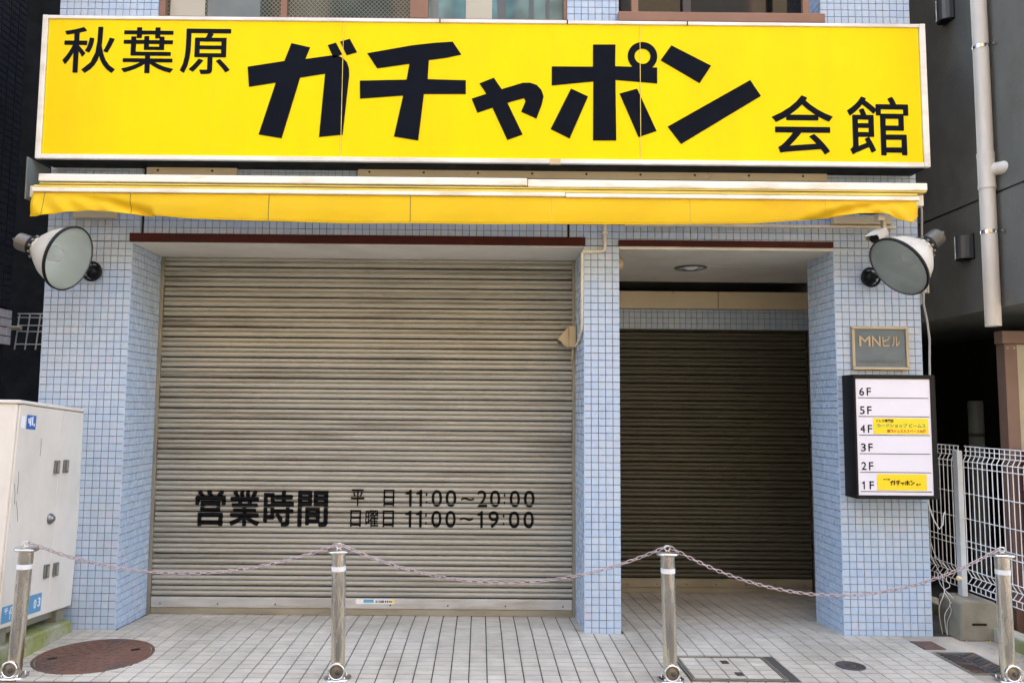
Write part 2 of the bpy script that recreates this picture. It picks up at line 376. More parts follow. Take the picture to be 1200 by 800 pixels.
inn = MB(); sl = -.054
for j in range(21):
    for i in range(-24, 30):
        x = .053 + PX * i; y = -.003 + PY * j
        if x > 2.98 or x < -2.5 or (y > .52 and x < .9): continue
        if x + PX > 2.47 and y < .44 or (x < .97 and x + PX > .72 and y < 1.6): 
            if x > 2.46 - PX * .2 or (x > .72 - PX * .3 and x < .96): continue
        inn.tiles((x, y, y * sl - .008 + random.uniform(-.0006, .0006)), (1, 0, 0), Vector((0, 1, sl)).normalized(), Vector((0, -sl, 1)).normalized(), PX, PY, PX, .0055, .008, .0014, PY, jv=.0100)
tag(inn.build('floor_tile_field', M['paver'], recess_floor, fix=False), kind='stuff')

# ---------------------------------------------------------------- the shop building
XL0, XL1, XP0, XP1, XR0, XR1 = -3.036, -2.436, .714, .964, 2.462, 3.062
ZT = 2.638
bld = thing('shop_building', 'pale blue mosaic tiled shop building with closed shutters behind the chained bollards', 'building', (0, .6, 0))
EX, EY, EZ = Vector((1, 0, 0)), Vector((0, 1, 0)), Vector((0, 0, 1))
g = .006
def column(name, x0, x1, depth, sides):
    c = box(x0 + g, x1 - g, g, depth, -.12, ZT).build(name, M['grout'], bld)
    t = MB().tiles((x0, g - .0, -.015), EX, EZ, -EY, x1 - x0, ZT + .015, h=.006)
    if 'R' in sides: t.tiles((x1 - g, 0, -.03), EY, EZ, EX, depth, ZT + .03, h=.006)
    if 'L' in sides: t.tiles((x0 + g, 0, -.03), EY, EZ, -EX, depth, ZT + .03, h=.006)
    tag(t.build('mosaic_tiles', M['tile'], c, fix=False), kind='stuff')
    return c
column('tiled_column', XL0, XL1, .52, 'LR')
column('tiled_column', XP0, XP1, .52, 'L')
column('tiled_column', XR0, XR1, .44, 'LR')
# fascia band over the openings, and piers of the upper storey
fa = MB().box(XL0 + g, XR1 - g, g, .6, ZT + .002, 4.218)
f_ = fa.build('fascia_wall', M['grout'], bld)
t = MB().tiles((XL0, g, ZT), EX, EZ, -EY, XR1 - XL0, .65, h=.006)
t.tiles((XL0, g, 4.0), EX, EZ, -EY, XR1 - XL0, .215, h=.006)
t.tiles((XR1 - g, 0, ZT), EY, EZ, EX, .6, 1.55, h=.006); t.tiles((XL0 + g, 0, ZT), EY, EZ, -EX, .6, 1.55, h=.006)
tag(t.build('mosaic_tiles', M['tile'], f_, fix=False), kind='stuff')
for x0, x1 in ((XL0, -2.335), (.60, .97), (2.42, XR1)):
    p = box(x0 + g, x1 - g, g, .6, 4.2201, 6.0).build('upper_pier', M['grout'], bld)
    t = MB().tiles((x0, g, 4.222), EX, EZ, -EY, x1 - x0, 1.2, h=.006)
    t.tiles((x1 - g, 0, 4.222), EY, EZ, EX, .3, 1.2, h=.006); t.tiles((x0 + g, 0, 4.222), EY, EZ, -EX, .3, 1.2, h=.006)
    tag(t.build('mosaic_tiles', M['tile'], p, fix=False), kind='stuff')
core = MB()
core.box(XL0 + .01, .96, .601, 5, -.12, 19.0); core.box(.961, XR1 - .01, 1.62, 5, -.12, 2.53); core.box(.961, XR1 - .01, 2.6, 5, 2.531, 19.0)
core.box(2.93, XR1 - .01, .441, 2.599, -.12, 6.0); core.box(.962, 2.929, .601, 2.599, 2.66, 6.0)
core.box(-3.33, XL0 + .008, .62, 4.9, -.12, 6.0)
core.box(XL0 + .02, XR1 - .02, .02, .6, 5.45, 19.0)
core.build('main_wall', M['wall'], bld)
t = MB().tiles((-3.335, .614, 0), EX, EZ, -EY, .30, 6, h=.006)
tag(t.build('side_wall_tiles', M['tile'], bld, fix=False), kind='stuff')
box(XL1, XP0, .004, .60, ZT - .012, ZT - .0005).build('soffit', M['soffit'], bld)
ce = box(XP1, 2.93, .004, 1.40, 2.616, 2.634).build('entrance_ceiling', M['ceiling'], bld)
box(1.72, 2.60, .62, 1.05, 2.6125, 2.6155).build('ceiling_shade_panel', M['ceiling'], ce, .001)  # thin panel stands in for a shaded patch on the ceiling
box(XP1, XR0, .002, .012, 2.618, 2.6365).build('ceiling_edge', M['ceiling'], bld)
box(XL1 - .012, XP0 + .008, -.034, -.001, 2.632, 2.69).build('lintel_trim', M['lintel'], bld, .003)
box(XP1 - .008, XR0 - .008, -.030, -.001, 2.634, 2.675).build('lintel_trim', M['lintel'], bld, .003)
for x in (-2.371, .607): box(x - .007, x + .007, -.004, .0005, 2.692, 3.28).build('expansion_joint', M['blackmetal'], bld)
# entrance: shutter box, tile band
box(.9645, 2.085, 1.43, 1.60, 2.385, 2.537).build('shutter_box', M['cream'], bld, .004)
box(2.089, 2.928, 1.43, 1.60, 2.385, 2.537).build('shutter_box', M['cream'], bld, .004)
tb = box(.9645, 2.928, 1.506, 1.61, 2.205, 2.384).build('tile_band', M['grout'], bld)
tag(MB().tiles((.965, 1.506, 2.21), EX, EZ, -EY, 1.96, .175, h=.006).build('mosaic_tiles', M['tile'], tb, fix=False), kind='stuff')

# shutters ------------------------------------------------------------
SP = .0766
PROF = [(.085, .018), (.085, .005), (.15, -.002), (.24, -.0068), (.34, -.0085), (.44, -.0065), (.52, -.0005), (.555, .013), (.60, .013), (.615, .002), (.67, -.0035), (.77, -.0062), (.87, -.005), (.945, .0005), (.985, .007), (.985, .018)]
def prof_y(f):
    f = min(max(f % 1.0, .086), .984)
    for (a, ya), (b, yb) in zip(PROF, PROF[1:]):
        if a <= f <= b: return ya + (yb - ya) * (f - a) / max(1e-6, b - a)
    return .01
def shutter(x0, x1, y, z0, z1, m, lab, rail, foot):
    sh = MB().box(x0, x1, y + .02, y + .03, z0, z1).build('roller_shutter', M['dark'], bld); sh['label'] = lab  # near-black backing sheet stands in for shade in the slat gaps
    zb = z0 + .125
    n = int(math.ceil((z1 - zb) / SP))
    nx = 1
    me = None
    for k in range(n):
        zz = zb + k * SP
        if me is None:
            mb = MB().extrude_x([(py, f * SP) for f, py in PROF], x0, x1)
            me = mb.mesh('slat', m)
        o = linkobj(bpy.data.objects.new('slat', me)); o.parent = sh
        o.location = Vector((random.uniform(-.004, .004), y + random.uniform(-.0012, .0012), zz + random.uniform(-.0008, .0008))) - ori(sh)
        o.rotation_euler = (random.uniform(-.035, .035), 0, random.uniform(-.0006, .0006))
        if k == n - 1: o.scale.z = (z1 - zz) / SP
    box(x0, x1, y - .008, y + .019, z0 + .048, zb - .002).build('bottom_rail', rail, sh, .004)
    box(x0, x1, y - .002, y + .018, z0, z0 + .046).build('weather_strip', foot, sh, .002)
    for i in range(8):
        x = x0 + .07 + (x1 - x0 - .14) * i / 7
        MB().lathe([(.006, 0), (.005, .003), (0, .004)], Matrix.Translation((x, y - .008, z0 + .075)) @ Matrix.Rotation(math.pi / 2, 4, 'X'), 8).build('rivet', M['iron'], sh)
    return sh, zb
SY1 = .512
sh1, zb1 = shutter(-2.41, .692, SY1, -.026, 2.628, M['slat'], 'beige slatted roller shutter with black opening hours', M['slatrail'], M['slatfoot'])
sh2, zb2 = shutter(.966, 2.90, 1.545, -.082, 2.21, M['slatshade'], 'shade-darkened olive slatted roller shutter deep in the entrance', M['slatfoot'], M['slatfoot'])
for a, b in ((-2.4355, -2.411), (.693, .7135)): box(a, b, SY1 - .02, .60, -.03, 2.626).build('guide_rail', M['guide'], bld, .002)

# opening hours painted on the slats
def painted(txts, name='painted_letter'):
    for ch, x0, x1, z0, z1, bold in txts:
        mb = MB(); put_glyph(mb, ch, x0, x1, z0, z1, 0, bold)
        bm = bmesh.new(); vs = [bm.verts.new(v) for v in mb.v]
        for f in mb.f:
            try: bm.faces.new([vs[i] for i in f])
            except ValueError: pass
        k0 = int((z0 - zb1) / SP) - 1
        for k in range(k0, k0 + 8):
            for f, _ in PROF[1:]:
                z = zb1 + (k + f) * SP
                if z0 < z < z1:
                    bmesh.ops.bisect_plane(bm, geom=bm.verts[:] + bm.edges[:] + bm.faces[:], plane_co=(0, 0, z), plane_no=(0, 0, 1))
        for v in bm.verts: v.co.y = SY1 + prof_y((v.co.z - zb1) / SP) - .0028 + v.co.y
        me = bpy.data.meshes.new(name); 
        for v in bm.verts: v.co -= ori(sh1)
        bm.to_mesh(me); bm.free(); me.materials.append(M['paint_black'])
        o = linkobj(bpy.data.objects.new(name, me)); o.parent = sh1
L_ = []
for i, ch in enumerate('営業時間'):
    x0 = -2.110 + i * .2535; L_.append((ch, x0, x0 + .226, .610, .875, .032))
def hours(z0, z1, kan, digs):
    for ch, x0, x1 in kan: L_.append((ch, x0, x1, z0, z1, .012))
    for ch, x0, x1, a, b in digs: L_.append((ch, x0, x1, z0 + a * (z1 - z0), z0 + b * (z1 - z0), .018))
# positions measured along the line (fractions of the photo's lettering, here in metres on the shutter)
def U(px): return -1.032 + (px - 400) * .006445      # metres across the shutter
def d_(ch, a, b): return (ch, U(400 + a / 5), U(400 + b / 5), 0, 1)
def colon(a): return (':', U(400 + (a - 5) / 5), U(400 + (a + 5) / 5), .16, .80)
hours(.765, .890, [('平', U(412), U(427.5)), ('日', U(449.5), U(462))],
      [d_('1', 374, 410), d_('1', 436, 470), colon(496), d_('0', 525, 586), d_('0', 606, 668), ('~', U(539), U(554), .38, .56),
       d_('2', 790, 846), d_('0', 862, 922), colon(946), d_('0', 976, 1036), d_('0', 1058, 1120)])
hours(.613, .738, [('日', U(411.5), U(424)), ('曜', U(429), U(444)), ('日', U(449), U(462))],
      [d_('1', 374, 410), d_('1', 436, 470), colon(494), d_('0', 525, 584), d_('0', 606, 666), ('~', U(538), U(553), .42, .60),
       d_('1', 790, 822), d_('9', 854, 914), colon(942), d_('0', 972, 1034), d_('0', 1056, 1116)])
painted(L_)
# small sticker on the bottom rail of the big shutter
st = MB().box(-.88, -.615, SY1 - .0095, SY1 - .0082, .058, .092).build('maker_sticker', M['white'], sh1)
MB().box(-.845, -.77, SY1 - .0105, SY1 - .0097, .068, .09).build('sticker_stripe', M['cyan'], sh1)
MB().lathe([(.019, 0), (.019, .002)], Matrix.Translation((-.885, SY1 - .0085, .075)) @ Matrix.Rotation(math.pi / 2, 4, 'X'), 16).build('sticker_emblem', M['white'], sh1)
sk = MB()
for i in range(9): sk.box(-.755 + i * .0135, -.755 + i * .0135 + random.uniform(.006, .011), SY1 - .0105, SY1 - .0097, .066 + random.uniform(0, .004), .084)
sk.build('sticker_print', M['paint_black'], sh1)
MB().box(-.635, -.618, SY1 - .0105, SY1 - .0097, .062, .09).build('sticker_corner', M['stickeryellow'], sh1)

# upper windows ---------------------------------------------------------
w = MB().box(-2.335, .60, .012, .10, 4.222, 4.285).build('upper_window', M['winbrown'], bld, .003)
w['label'] = 'brown framed window with wired panes and a painted teal reflection above the sign'
for x0, x1, y0 in ((-2.335, -2.29, .012), (-1.465, -1.42, .03), (-.53, -.40, .012), (.575, .60, .012)):
    box(x0, x1, y0, .0995, 4.2855, 5.45).build('mullion', M['winbrown'], w, .003)
for x0, x1, m in ((-2.29, -1.465, 'paneL'), (-1.42, -.53, 'paneL'), (-.40, .575, 'paneR')):
    box(x0, x1, .06, .066, 4.2855, 5.45).build('pane', M[m], w)
box(-2.27, -2.02, .056, .0595, 4.2857, 5.1).build('paper_sheet', M['beigepanel'], w)
box(-2.0, -1.62, .056, .0595, 4.2857, 4.62).build('paper_sheet', M['tank'], w)
for x0, x1, mm in ((.10, .16, 'greybox'), (-.13, .06, 'beigepanel'), (.33, .36, 'greybox'), (.45, .475, 'greybox'), (-.38, -.33, 'tank')):  # strips imitate structures reflected in the right pane
    box(x0, x1, .0555, .0595, 4.2857, 4.9).build('reflection_strip', M[mm], w)
w2 = box(.97, 2.42, .012, .10, 4.222, 4.25).build('upper_window', M['winbrown'], bld, .003)
w2['label'] = 'dark window behind a brown rail above the sign'
box(.955, 2.425, -.065, -.015, 4.243, 4.312).build('rail', M['winbrown'], w2, .004)
for x in (1.075, 2.295):
    box(x - .024, x + .024, -.055, -.025, 4.3125, 5.2).build('rail_post', M['winbrown'], w2, .003)
    box(x - .01, x + .01, -.014, .02, 4.26, 4.30).build('rail_bracket', M['winbrown'], w2)
box(.97, 2.42, .30, .306, 4.25, 5.45).build('pane', M['paneD'], w2)
box(1.50, 1.56, .26, .2995, 4.25, 5.45).build('mullion', M['iron'], w2)
box(1.0, 2.4, .10, .299, 4.19, 4.2495).build('sill', M['dark'], w2)

# ---------------------------------------------------------------- the big sign
SX0, SX1, SZ0, SZ1, SY = -3.022, 3.037, 3.150, 4.158, -.22
sg = thing('shop_sign', 'wide yellow signboard with big black katakana and kanji above the awning', 'sign', (0, -.1, SZ0))
box(SX0 + .008, SX1 - .008, -.205, -.004, SZ0 + .006, SZ1 - .006).build('sign_box', M['dark'], sg)
for x0, x1, z0, z1 in ((SX0, SX0 + .036, SZ0, SZ1), (SX1 - .04, SX1, SZ0, SZ1)):
    box(x0, x1, SY - .012, -.20, z0, z1).build('side_frame', M['alu'], sg, .004)
box(SX0 + .0365, SX1 - .0405, SY - .010, -.20, SZ1 - .026, SZ1 - .001).build('top_frame', M['alu'], sg, .004)
box(SX0 + .0365, SX1 - .0405, SY - .010, -.20, SZ0 + .001, SZ0 + .032).build('bottom_frame', M['alu'], sg, .004)
for x in (-.30, .575, 1.4): box(x - .004, x + .004, SY - .0112, -.205, SZ1 - .026, SZ1 + .0005).build('frame_joint', M['dark'], sg)
box(.455, .53, SY - .0115, -.205, SZ0 - .004, SZ0 + .033).build('frame_joint_cover', M['beigeplastic'], sg, .002)
xs = [SX0 + .037, -.961, 1.0745, SX1 - .041]
for a, b in zip(xs, xs[1:]):
    box(a + .0022, b - .0022, SY, -.206, SZ0 + .0325, SZ1 - .0265).build('face_panel', M['yellow'], sg)
K = {
'ga': [[(-1.316, 3.977), (-1.187, 3.948), (-1.217, 3.866), (-1.032, 3.894), (-0.993, 3.891), (-0.959, 3.873), (-0.932, 3.844), (-0.918, 3.804), (-0.915, 3.753), (-0.95, 3.337), (-1.11, 3.319), (-1.08, 3.763), (-1.25, 3.733), (-1.363, 3.308), (-1.52, 3.333), (-1.414, 3.697), (-1.596, 3.665), (-1.61, 3.807), (-1.36, 3.85)], [(-1.067, 3.965), (-1.011, 3.984), (-0.967, 3.901), (-1.024, 3.872)], [(-0.983, 3.991), (-0.917, 4.012), (-0.865, 3.917), (-0.936, 3.895)]],
'chi': [[(-0.796, 3.911), (-0.649, 3.939), (-0.491, 3.97), (-0.334, 3.99), (-0.211, 3.999), (-0.151, 3.908), (-0.263, 3.882), (-0.373, 3.867), (-0.379, 3.732), (-0.118, 3.727), (-0.117, 3.63), (-0.403, 3.627), (-0.437, 3.302), (-0.602, 3.328), (-0.544, 3.615), (-0.838, 3.59), (-0.841, 3.717), (-0.523, 3.727), (-0.505, 3.839), (-0.725, 3.804)]],
'ya': [[(-0.025, 3.706), (0.073, 3.747), (0.127, 3.667), (0.27, 3.713), (0.319, 3.715), (0.367, 3.699), (0.398, 3.665), (0.414, 3.619), (0.4, 3.558), (0.365, 3.463), (0.261, 3.51), (0.29, 3.583), (0.28, 3.605), (0.167, 3.572), (0.272, 3.351), (0.168, 3.312), (0.065, 3.536), (-0.037, 3.499), (-0.077, 3.598), (0.023, 3.633)]],
'po': [[(0.752, 3.989), (0.906, 3.991), (0.903, 3.837), (1.191, 3.83), (1.19, 3.718), (0.905, 3.74), (0.908, 3.316), (0.75, 3.314), (0.753, 3.728), (0.469, 3.696), (0.469, 3.831), (0.751, 3.832)], [(0.601, 3.676), (0.717, 3.622), (0.591, 3.326), (0.462, 3.391)], [(0.932, 3.645), (1.052, 3.68), (1.183, 3.385), (1.059, 3.341)]],
'n': [[(1.29, 3.989), (1.561, 3.848), (1.48, 3.723), (1.215, 3.882)], [(1.258, 3.416), (1.827, 3.749), (1.898, 3.638), (1.348, 3.296)]],
}
def cut_seam(poly):        # the film is cut along the panel seams: keep strokes whole, seam lies proud as a thin line
    return poly
for k, polys in K.items():
    mb = MB()
    for p in polys: mb.prism(p, SY - .003, SY - .0005)
    if k == 'po':
        n = 40; c = Vector((1.091, 3.909)); ro, ri = .1015, .054
        vs = []; 
        for i in range(n):
            a = 2 * math.pi * i / n
            for r, y in ((ro, SY - .0034), (ri, SY - .0034), (ri, SY - .0006), (ro, SY - .0006)): vs.append((c.x + r * math.cos(a), y, c.y + r * math.sin(a)))
        mb.add(vs, [(4 * i + q, 4 * i + (q + 1) % 4, 4 * ((i + 1) % n) + (q + 1) % 4, 4 * ((i + 1) % n) + q) for i in range(n) for q in range(4)])
    mb.build('letter', M['signblack'], sg)
for ch, x0, z1, x1, z0 in (('秋', -2.877, 4.079, -2.515, 3.752), ('葉', -2.473, 4.079, -2.118, 3.754), ('原', -2.073, 4.073, -1.731, 3.752), ('会', 1.969, 3.645, 2.386, 3.233), ('館', 2.484, 3.641, 2.903, 3.231)):
    mb = MB(); put_glyph(mb, ch, x0, x1, z0, z1, SY - .002, .0125); mb.build('letter', M['signblack'], sg, fix=False)
for x in (-.961, 1.0745): box(x - .002, x + .002, SY - .0042, SY - .0002, SZ0 + .033, SZ1 - .027).build('panel_seam', M['goldbar'], sg)

# ---------------------------------------------------------------- the awning
aw = thing('awning', 'retracted yellow awning with white bars and sagging valance under the sign', 'awning', (0, -.1, 2.8))
AY = -.28
mb = MB().box(-2.95, .30, AY - .02, -.215, 2.975, 3.026).build('cassette_bar', M['whitebar'], aw, .006)
MB().box(.304, 2.97, AY - .02, -.215, 2.967, 3.019).build('cassette_bar', M['whitebar'], aw, .006)
box(-2.945, 2.965, AY - .012, -.20, 2.958, 2.9665).build('cassette_lip', M['goldbar'], aw)
r_ = MB()
r_.tube([(-2.98, -.205, 2.925), (2.90, -.205, 2.925)], .043, 16)
r_.build('fabric_roll', M['cloth'], aw)
box(-2.985, 2.91, AY - .006, AY + .03, 2.934, 2.954).build('rolled_edge', M['goldbar'], aw, .004)
box(-2.99, .555, AY - .018, AY + .028, 2.905, 2.932).build('front_bar', M['whitebar'], aw, .005)
box(.558, 2.915, AY - .018, AY + .028, 2.900, 2.928).build('front_bar', M['whitebar'], aw, .005)
VB = [(-2.985, 2.735), (-2.945, 2.733), (-2.861, 2.752), (-2.711, 2.772), (-2.636, 2.779), (-2.523, 2.779), (-2.392, 2.766), (-1.954, 2.737), (-1.501, 2.723), (-0.934, 2.714), (0.428, 2.719), (1.337, 2.728), (1.792, 2.738), (2.134, 2.764), (2.477, 2.808), (2.637, 2.816), (2.705, 2.805), (2.761, 2.776), (2.851, 2.742), (2.90, 2.80)]
def vb(x):
    for (a, za), (b, zb) in zip(VB, VB[1:]):
        if a <= x <= b: return za + (zb - za) * (x - a) / (b - a)
    return VB[-1][1]
nx, nz = 300, 10; vs = []; X0, X1 = -2.985, 2.895
for i in range(nx + 1):
    x = X0 + (X1 - X0) * i / nx; zb_ = vb(x); zt_ = 2.903
    el = max(0, 1 - (x - X0) / .8); er = max(0, 1 - (X1 - x) / .9)
    for j in range(nz + 1):
        f = j / nz
        y = AY - .004 - .012 * math.sin(math.pi * f) * .5 + .006 * math.sin(x * 7 + f * 1.5) * f
        y += -.03 * f * (el ** 1.5 + er ** 1.5)
        y += (el + er) * .012 * f * math.sin((x - (X0 if el else X1)) * 42 - f * 5)
        y += .05 * math.exp(-((x - X0 - .25 - .55 * f) / .12) ** 2) * f * (1 if el else 0)
        y += .05 * math.exp(-((X1 - x - .12 - .5 * f) / .12) ** 2) * f * (1 if er else 0)
        vs.append((x, y, zt_ + (zb_ - zt_) * f))
fs = [(i * (nz + 1) + j, i * (nz + 1) + j + 1, (i + 1) * (nz + 1) + j + 1, (i + 1) * (nz + 1) + j) for i in range(nx) for j in range(nz)]
val = MB().add(vs, fs, True).build('valance', M['cloth'], aw)
md = val.modifiers.new('thickness', 'SOLIDIFY'); md.thickness = .0015
def val_pt(x, f):
    i = round((x - X0) / (X1 - X0) * nx); j = round(f * nz); return Vector(vs[i * (nz + 1) + j])
for x in (-2.90, -2.338, -1.408, -.471, .456, 1.379, 2.291):
    pts = [val_pt(x, j / nz) + Vector((0, -.0012, 0)) for j in range(nz + 1)]
    MB().tube(pts, .0016, 4).build('seam', M['goldbar'] if x > 0 else M['iron'], val)
pts = [Vector(vs[i * (nz + 1) + nz]) + Vector((0, -.001, .002)) for i in range(0, nx + 1, 2)]
MB().tube(pts, .0032, 5).build('hem', M['cloth'], val)
box(-3.045, -3.038, AY, -.002, 2.86, 3.145).build('end_bracket', M['tank'], aw)
box(-3.0375, -2.99, -.24, -.17, 2.88, 2.96).build('end_cap', M['whitebar'], aw, .004)
box(2.91, 2.975, -.24, -.17, 2.88, 2.955).build('end_cap', M['whitebar'], aw, .004)
for x in (-2.2, -.4, 1.2, 2.5): box(x - .03, x + .03, -.2, -.003, 2.945, 2.957).build('wall_bracket', M['iron'], aw, .003)
for x0, x1, z0, z1 in ((-2.35, -1.72, 3.102, 3.168), (-.87, 2.42, 3.104, 3.172)):
    rl = box(x0, x1, -.035, -.001, z0, z1).build('mounting_rail', M['cream'], aw, .003)
    for i in range(max(2, int((x1 - x0) / .35))):
        MB().lathe([(.009, 0), (.007, .006), (0, .007)], Matrix.Translation((x0 + .08 + i * .38 if x0 + .08 + i * .38 < x1 else x1 - .05, -.035, (z0 + z1) / 2)) @ Matrix.Rotation(math.pi / 2, 4, 'X'), 8).build('bolt', M['iron'], rl)
box(-2.845, -2.545, -.04, -.001, 2.795, 2.845).build('wall_plate', M['cream'], aw, .003)
box(2.45, 2.86, -.05, -.001, 2.80, 2.855).build('wall_plate', M['cream'], aw, .003)
MB().tube([(2.35, -.20, 2.865), (2.66, -.16, 2.855), (2.72, -.15, 2.87)], .022, 8).build('folded_arm', M['iron'], aw)
MB().tube([(-2.85, -.16, 2.87), (-2.3, -.19, 2.865)], .022, 8).build('folded_arm', M['iron'], aw)

# ---------------------------------------------------------------- fittings on the facade
tag(box(1.0, 2.90, -.024, -.002, 2.776, 2.795).build('cable_trunking', M['conduit'], None, .003), 'long thin cream cable trunking under the right half of the awning', 'trunking')
cd_ = thing('wall_conduit', 'bent cream conduit pipe on top of the narrow centre column', 'conduit', (.86, -.02, 2.6))
MB().tube([(.86, -.014, 3.0), (.86, -.014, 2.625), (.855, -.014, 2.605), (.84, -.014, 2.595), (.705, -.014, 2.592)], .013, 8).build('upper_pipe', M['conduit'], cd_)
MB().tube([(.703, -.012, 2.592), (.7035, .0, 2.56), (.7035, .01, 2.05), (.700, .10, 2.0), (.700, .30, 1.96)], .010, 8).build('lower_pipe', M['conduit'], cd_)
for z in (2.72, 2.86): box(.842, .878, -.028, -.001, z, z + .012).build('pipe_clip', M['whitebar'], cd_)
sn = thing('motion_sensor', 'small beige motion sensor box at the right edge of the large shutter', 'sensor', (.69, .4, 1.94))
box(.655, .709, .40, .46, 1.955, 2.115).build('back_box', M['beigeplastic'], sn, .004)
MB().prism([(.645, 2.10), (.654, 2.10), (.654, 1.95), (.63, 1.965), (.580, 2.01), (.585, 2.03)], .395, .465).build('hood', M['beigeplastic'], sn, .003)
box(.578, .625, .408, .452, 1.985, 2.005).build('eye', M['rust'], sn)
MB().tube([(.69, .43, 1.953), (.69, .44, 1.90), (.688, .50, 1.86)], .007, 6).build('cable_gland', M['beigeplastic'], sn)
al = thing('alarm_bell', 'small red alarm bell on the side of the centre column under the entrance ceiling', 'alarm', (.97, .3, 2.5))
m_ = Matrix.Translation((.9665, .30, 2.565)) @ Matrix.Rotation(math.pi / 2, 4, 'Y')
MB().lathe([(.062, 0), (.062, .018), (.05, .03)], m_, 20).build('base_ring', M['redplastic'], al)
MB().lathe([(.048, .0305), (.045, .055), (.03, .075), (0, .083)], m_, 20).build('dome', M['beigeplastic'], al)
dl = thing('downlight', 'round recessed ceiling downlight in the entrance ceiling', 'ceiling light', (1.65, .70, 2.61))
m_ = Matrix.Translation((1.652, .70, 2.6155)) @ Matrix.Rotation(math.pi, 4, 'X')
MB().lathe([(.128, 0), (.128, .005), (.105, .010), (.102, .004)], m_, 32, False).build('trim_ring', M['greybox'], dl)
MB().lathe([(.103, .003), (.085, -.0), (.06, -.0005)], m_, 32, False).build('reflector_dish', M['downlight'], dl)
MB().lathe([(.06, .0), (.045, .012), (.02, .018), (0, .02)], m_, 24, False).build('lamp_glass', M['bulb'], dl)

# plaque
pq = thing('building_plaque', 'grey metal building name plaque in a brass frame on the right column', 'plaque', (2.76, 0, 1.785))
box(2.585, 2.937, -.016, -.001, 1.805, 2.065).build('plate', M['ledge'], pq)
for a in ((2.565, 2.957, 2.0655, 2.086), (2.565, 2.957, 1.785, 1.8045)): box(a[0], a[1], -.026, -.001, a[2], a[3]).build('frame_bar', M['brass'], pq, .003)
for a in ((2.565, 2.5845), (2.9375, 2.957)): box(a[0], a[1], -.0255, -.001, 1.805, 2.065).build('frame_bar', M['brass'], pq, .003)
for ch, a, b in zip('MNビル', (2.616, 2.704, 2.776, 2.842), (2.693, 2.763, 2.832, 2.896)):
    mb = MB(); put_glyph(mb, ch, a, b, 1.948, 2.018, -.0205, .014)
    mb.build('letter', M['brassletter'], pq, fix=False)
mb = MB(); text_fit(mb, '千代田区外神田3-15-5', 2.605, 2.915, 1.828, 1.856, -.0172, .012); mb.build('address_line', M['brassdim'], pq, fix=False)

# floor directory
dr = thing('floor_directory', 'black framed white floor directory box with two yellow stickers on the right column', 'sign', (2.77, 0, .925))
DX0, DX1, DZ0, DZ1, DY = 2.497, 3.042, .924, 1.746, -.165
box(DX0, DX1, DY + .02, -.002, DZ0 + .001, DZ1 - .001).build('case', M['blackmetal'], dr)
for a in ((DX0 - .001, DX1 + .001, DZ1 - .028, DZ1), (DX0 - .001, DX1 + .001, DZ0, DZ0 + .024)): box(a[0], a[1], DY - .004, DY + .03, a[2], a[3]).build('frame_bar', M['blackmetal'], dr, .002)
for a in ((DX0 - .001, DX0 + .014), (DX1 - .032, DX1 + .001)): box(a[0], a[1], DY - .0035, DY + .03, DZ0 + .0245, DZ1 - .0285).build('frame_bar', M['blackmetal'], dr, .002)
box(DX0 + .0145, DX1 - .0325, DY + .002, DY + .019, DZ0 + .0245, DZ1 - .0285).build('acrylic_face', M['acryl'], dr)
pz = DY + .0005
rows = [(6, 1.592), (5, 1.468), (4, 1.345), (3, 1.222), (2, 1.100), (1, .974)]   # rule heights measured on the face
for n, z in rows:
    box(DX0 + .03, DX1 - .045, pz - .0006, pz + .001, z - .0035, z + .0005).build('rule', M['paint_black'], dr)
    mb = MB(); put_glyph(mb, str(n), 2.535, 2.535 + (.033 if n != 1 else .018), z + .013, z + .066, pz - .0003, .022); mb.build('floor_number', M['paint_black'], dr, fix=False)
    mb = MB(); put_glyph(mb, 'F', 2.585, 2.614, z + .013, z + .066, pz - .0003, .022)
    mb.build('floor_letter', M['paint_black'], dr, fix=False)
s1 = box(2.622, 2.990, pz - .0007, pz + .001, 1.352, 1.456).build('sticker', M['stickeryellow'], dr)
mb = MB(); text_fit(mb, 'トレカ専門店', 2.645, 2.758, 1.428, 1.449, pz - .0015, .03); mb.build('print', M['paint_black'], s1, fix=False)
mb = MB(); text_fit(mb, 'カードショップ ビームス', 2.645, 2.972, 1.393, 1.421, pz - .0015, .035); mb.build('print', M['green'], s1, fix=False)
mb = MB(); text_fit(mb, '無料デュエルスペース36席', 2.712, 2.972, 1.361, 1.383, pz - .0015, .03); mb.build('print', M['red'], s1, fix=False)
s2 = box(2.636, 2.965, pz - .0007, pz + .001, .982, 1.087).build('sticker', M['stickeryellow'], dr)
mb = MB(); k_ = .165 / 3.5
for polys in K.values():
    for p in polys: mb.prism([(2.803 + (x - .14) * k_, 1.031 + (z - 3.65) * k_) for x, z in p], pz - .0017, pz - .0009)
mb.build('print', M['signblack'], s2)
mb = MB(); text_fit(mb, '秋葉原', 2.676, 2.722, 1.046, 1.058, pz - .0015, .03); text_fit(mb, '会館', 2.892, 2.925, 1.013, 1.028, pz - .0015, .03); mb.build('print', M['paint_black'], s2, fix=False)

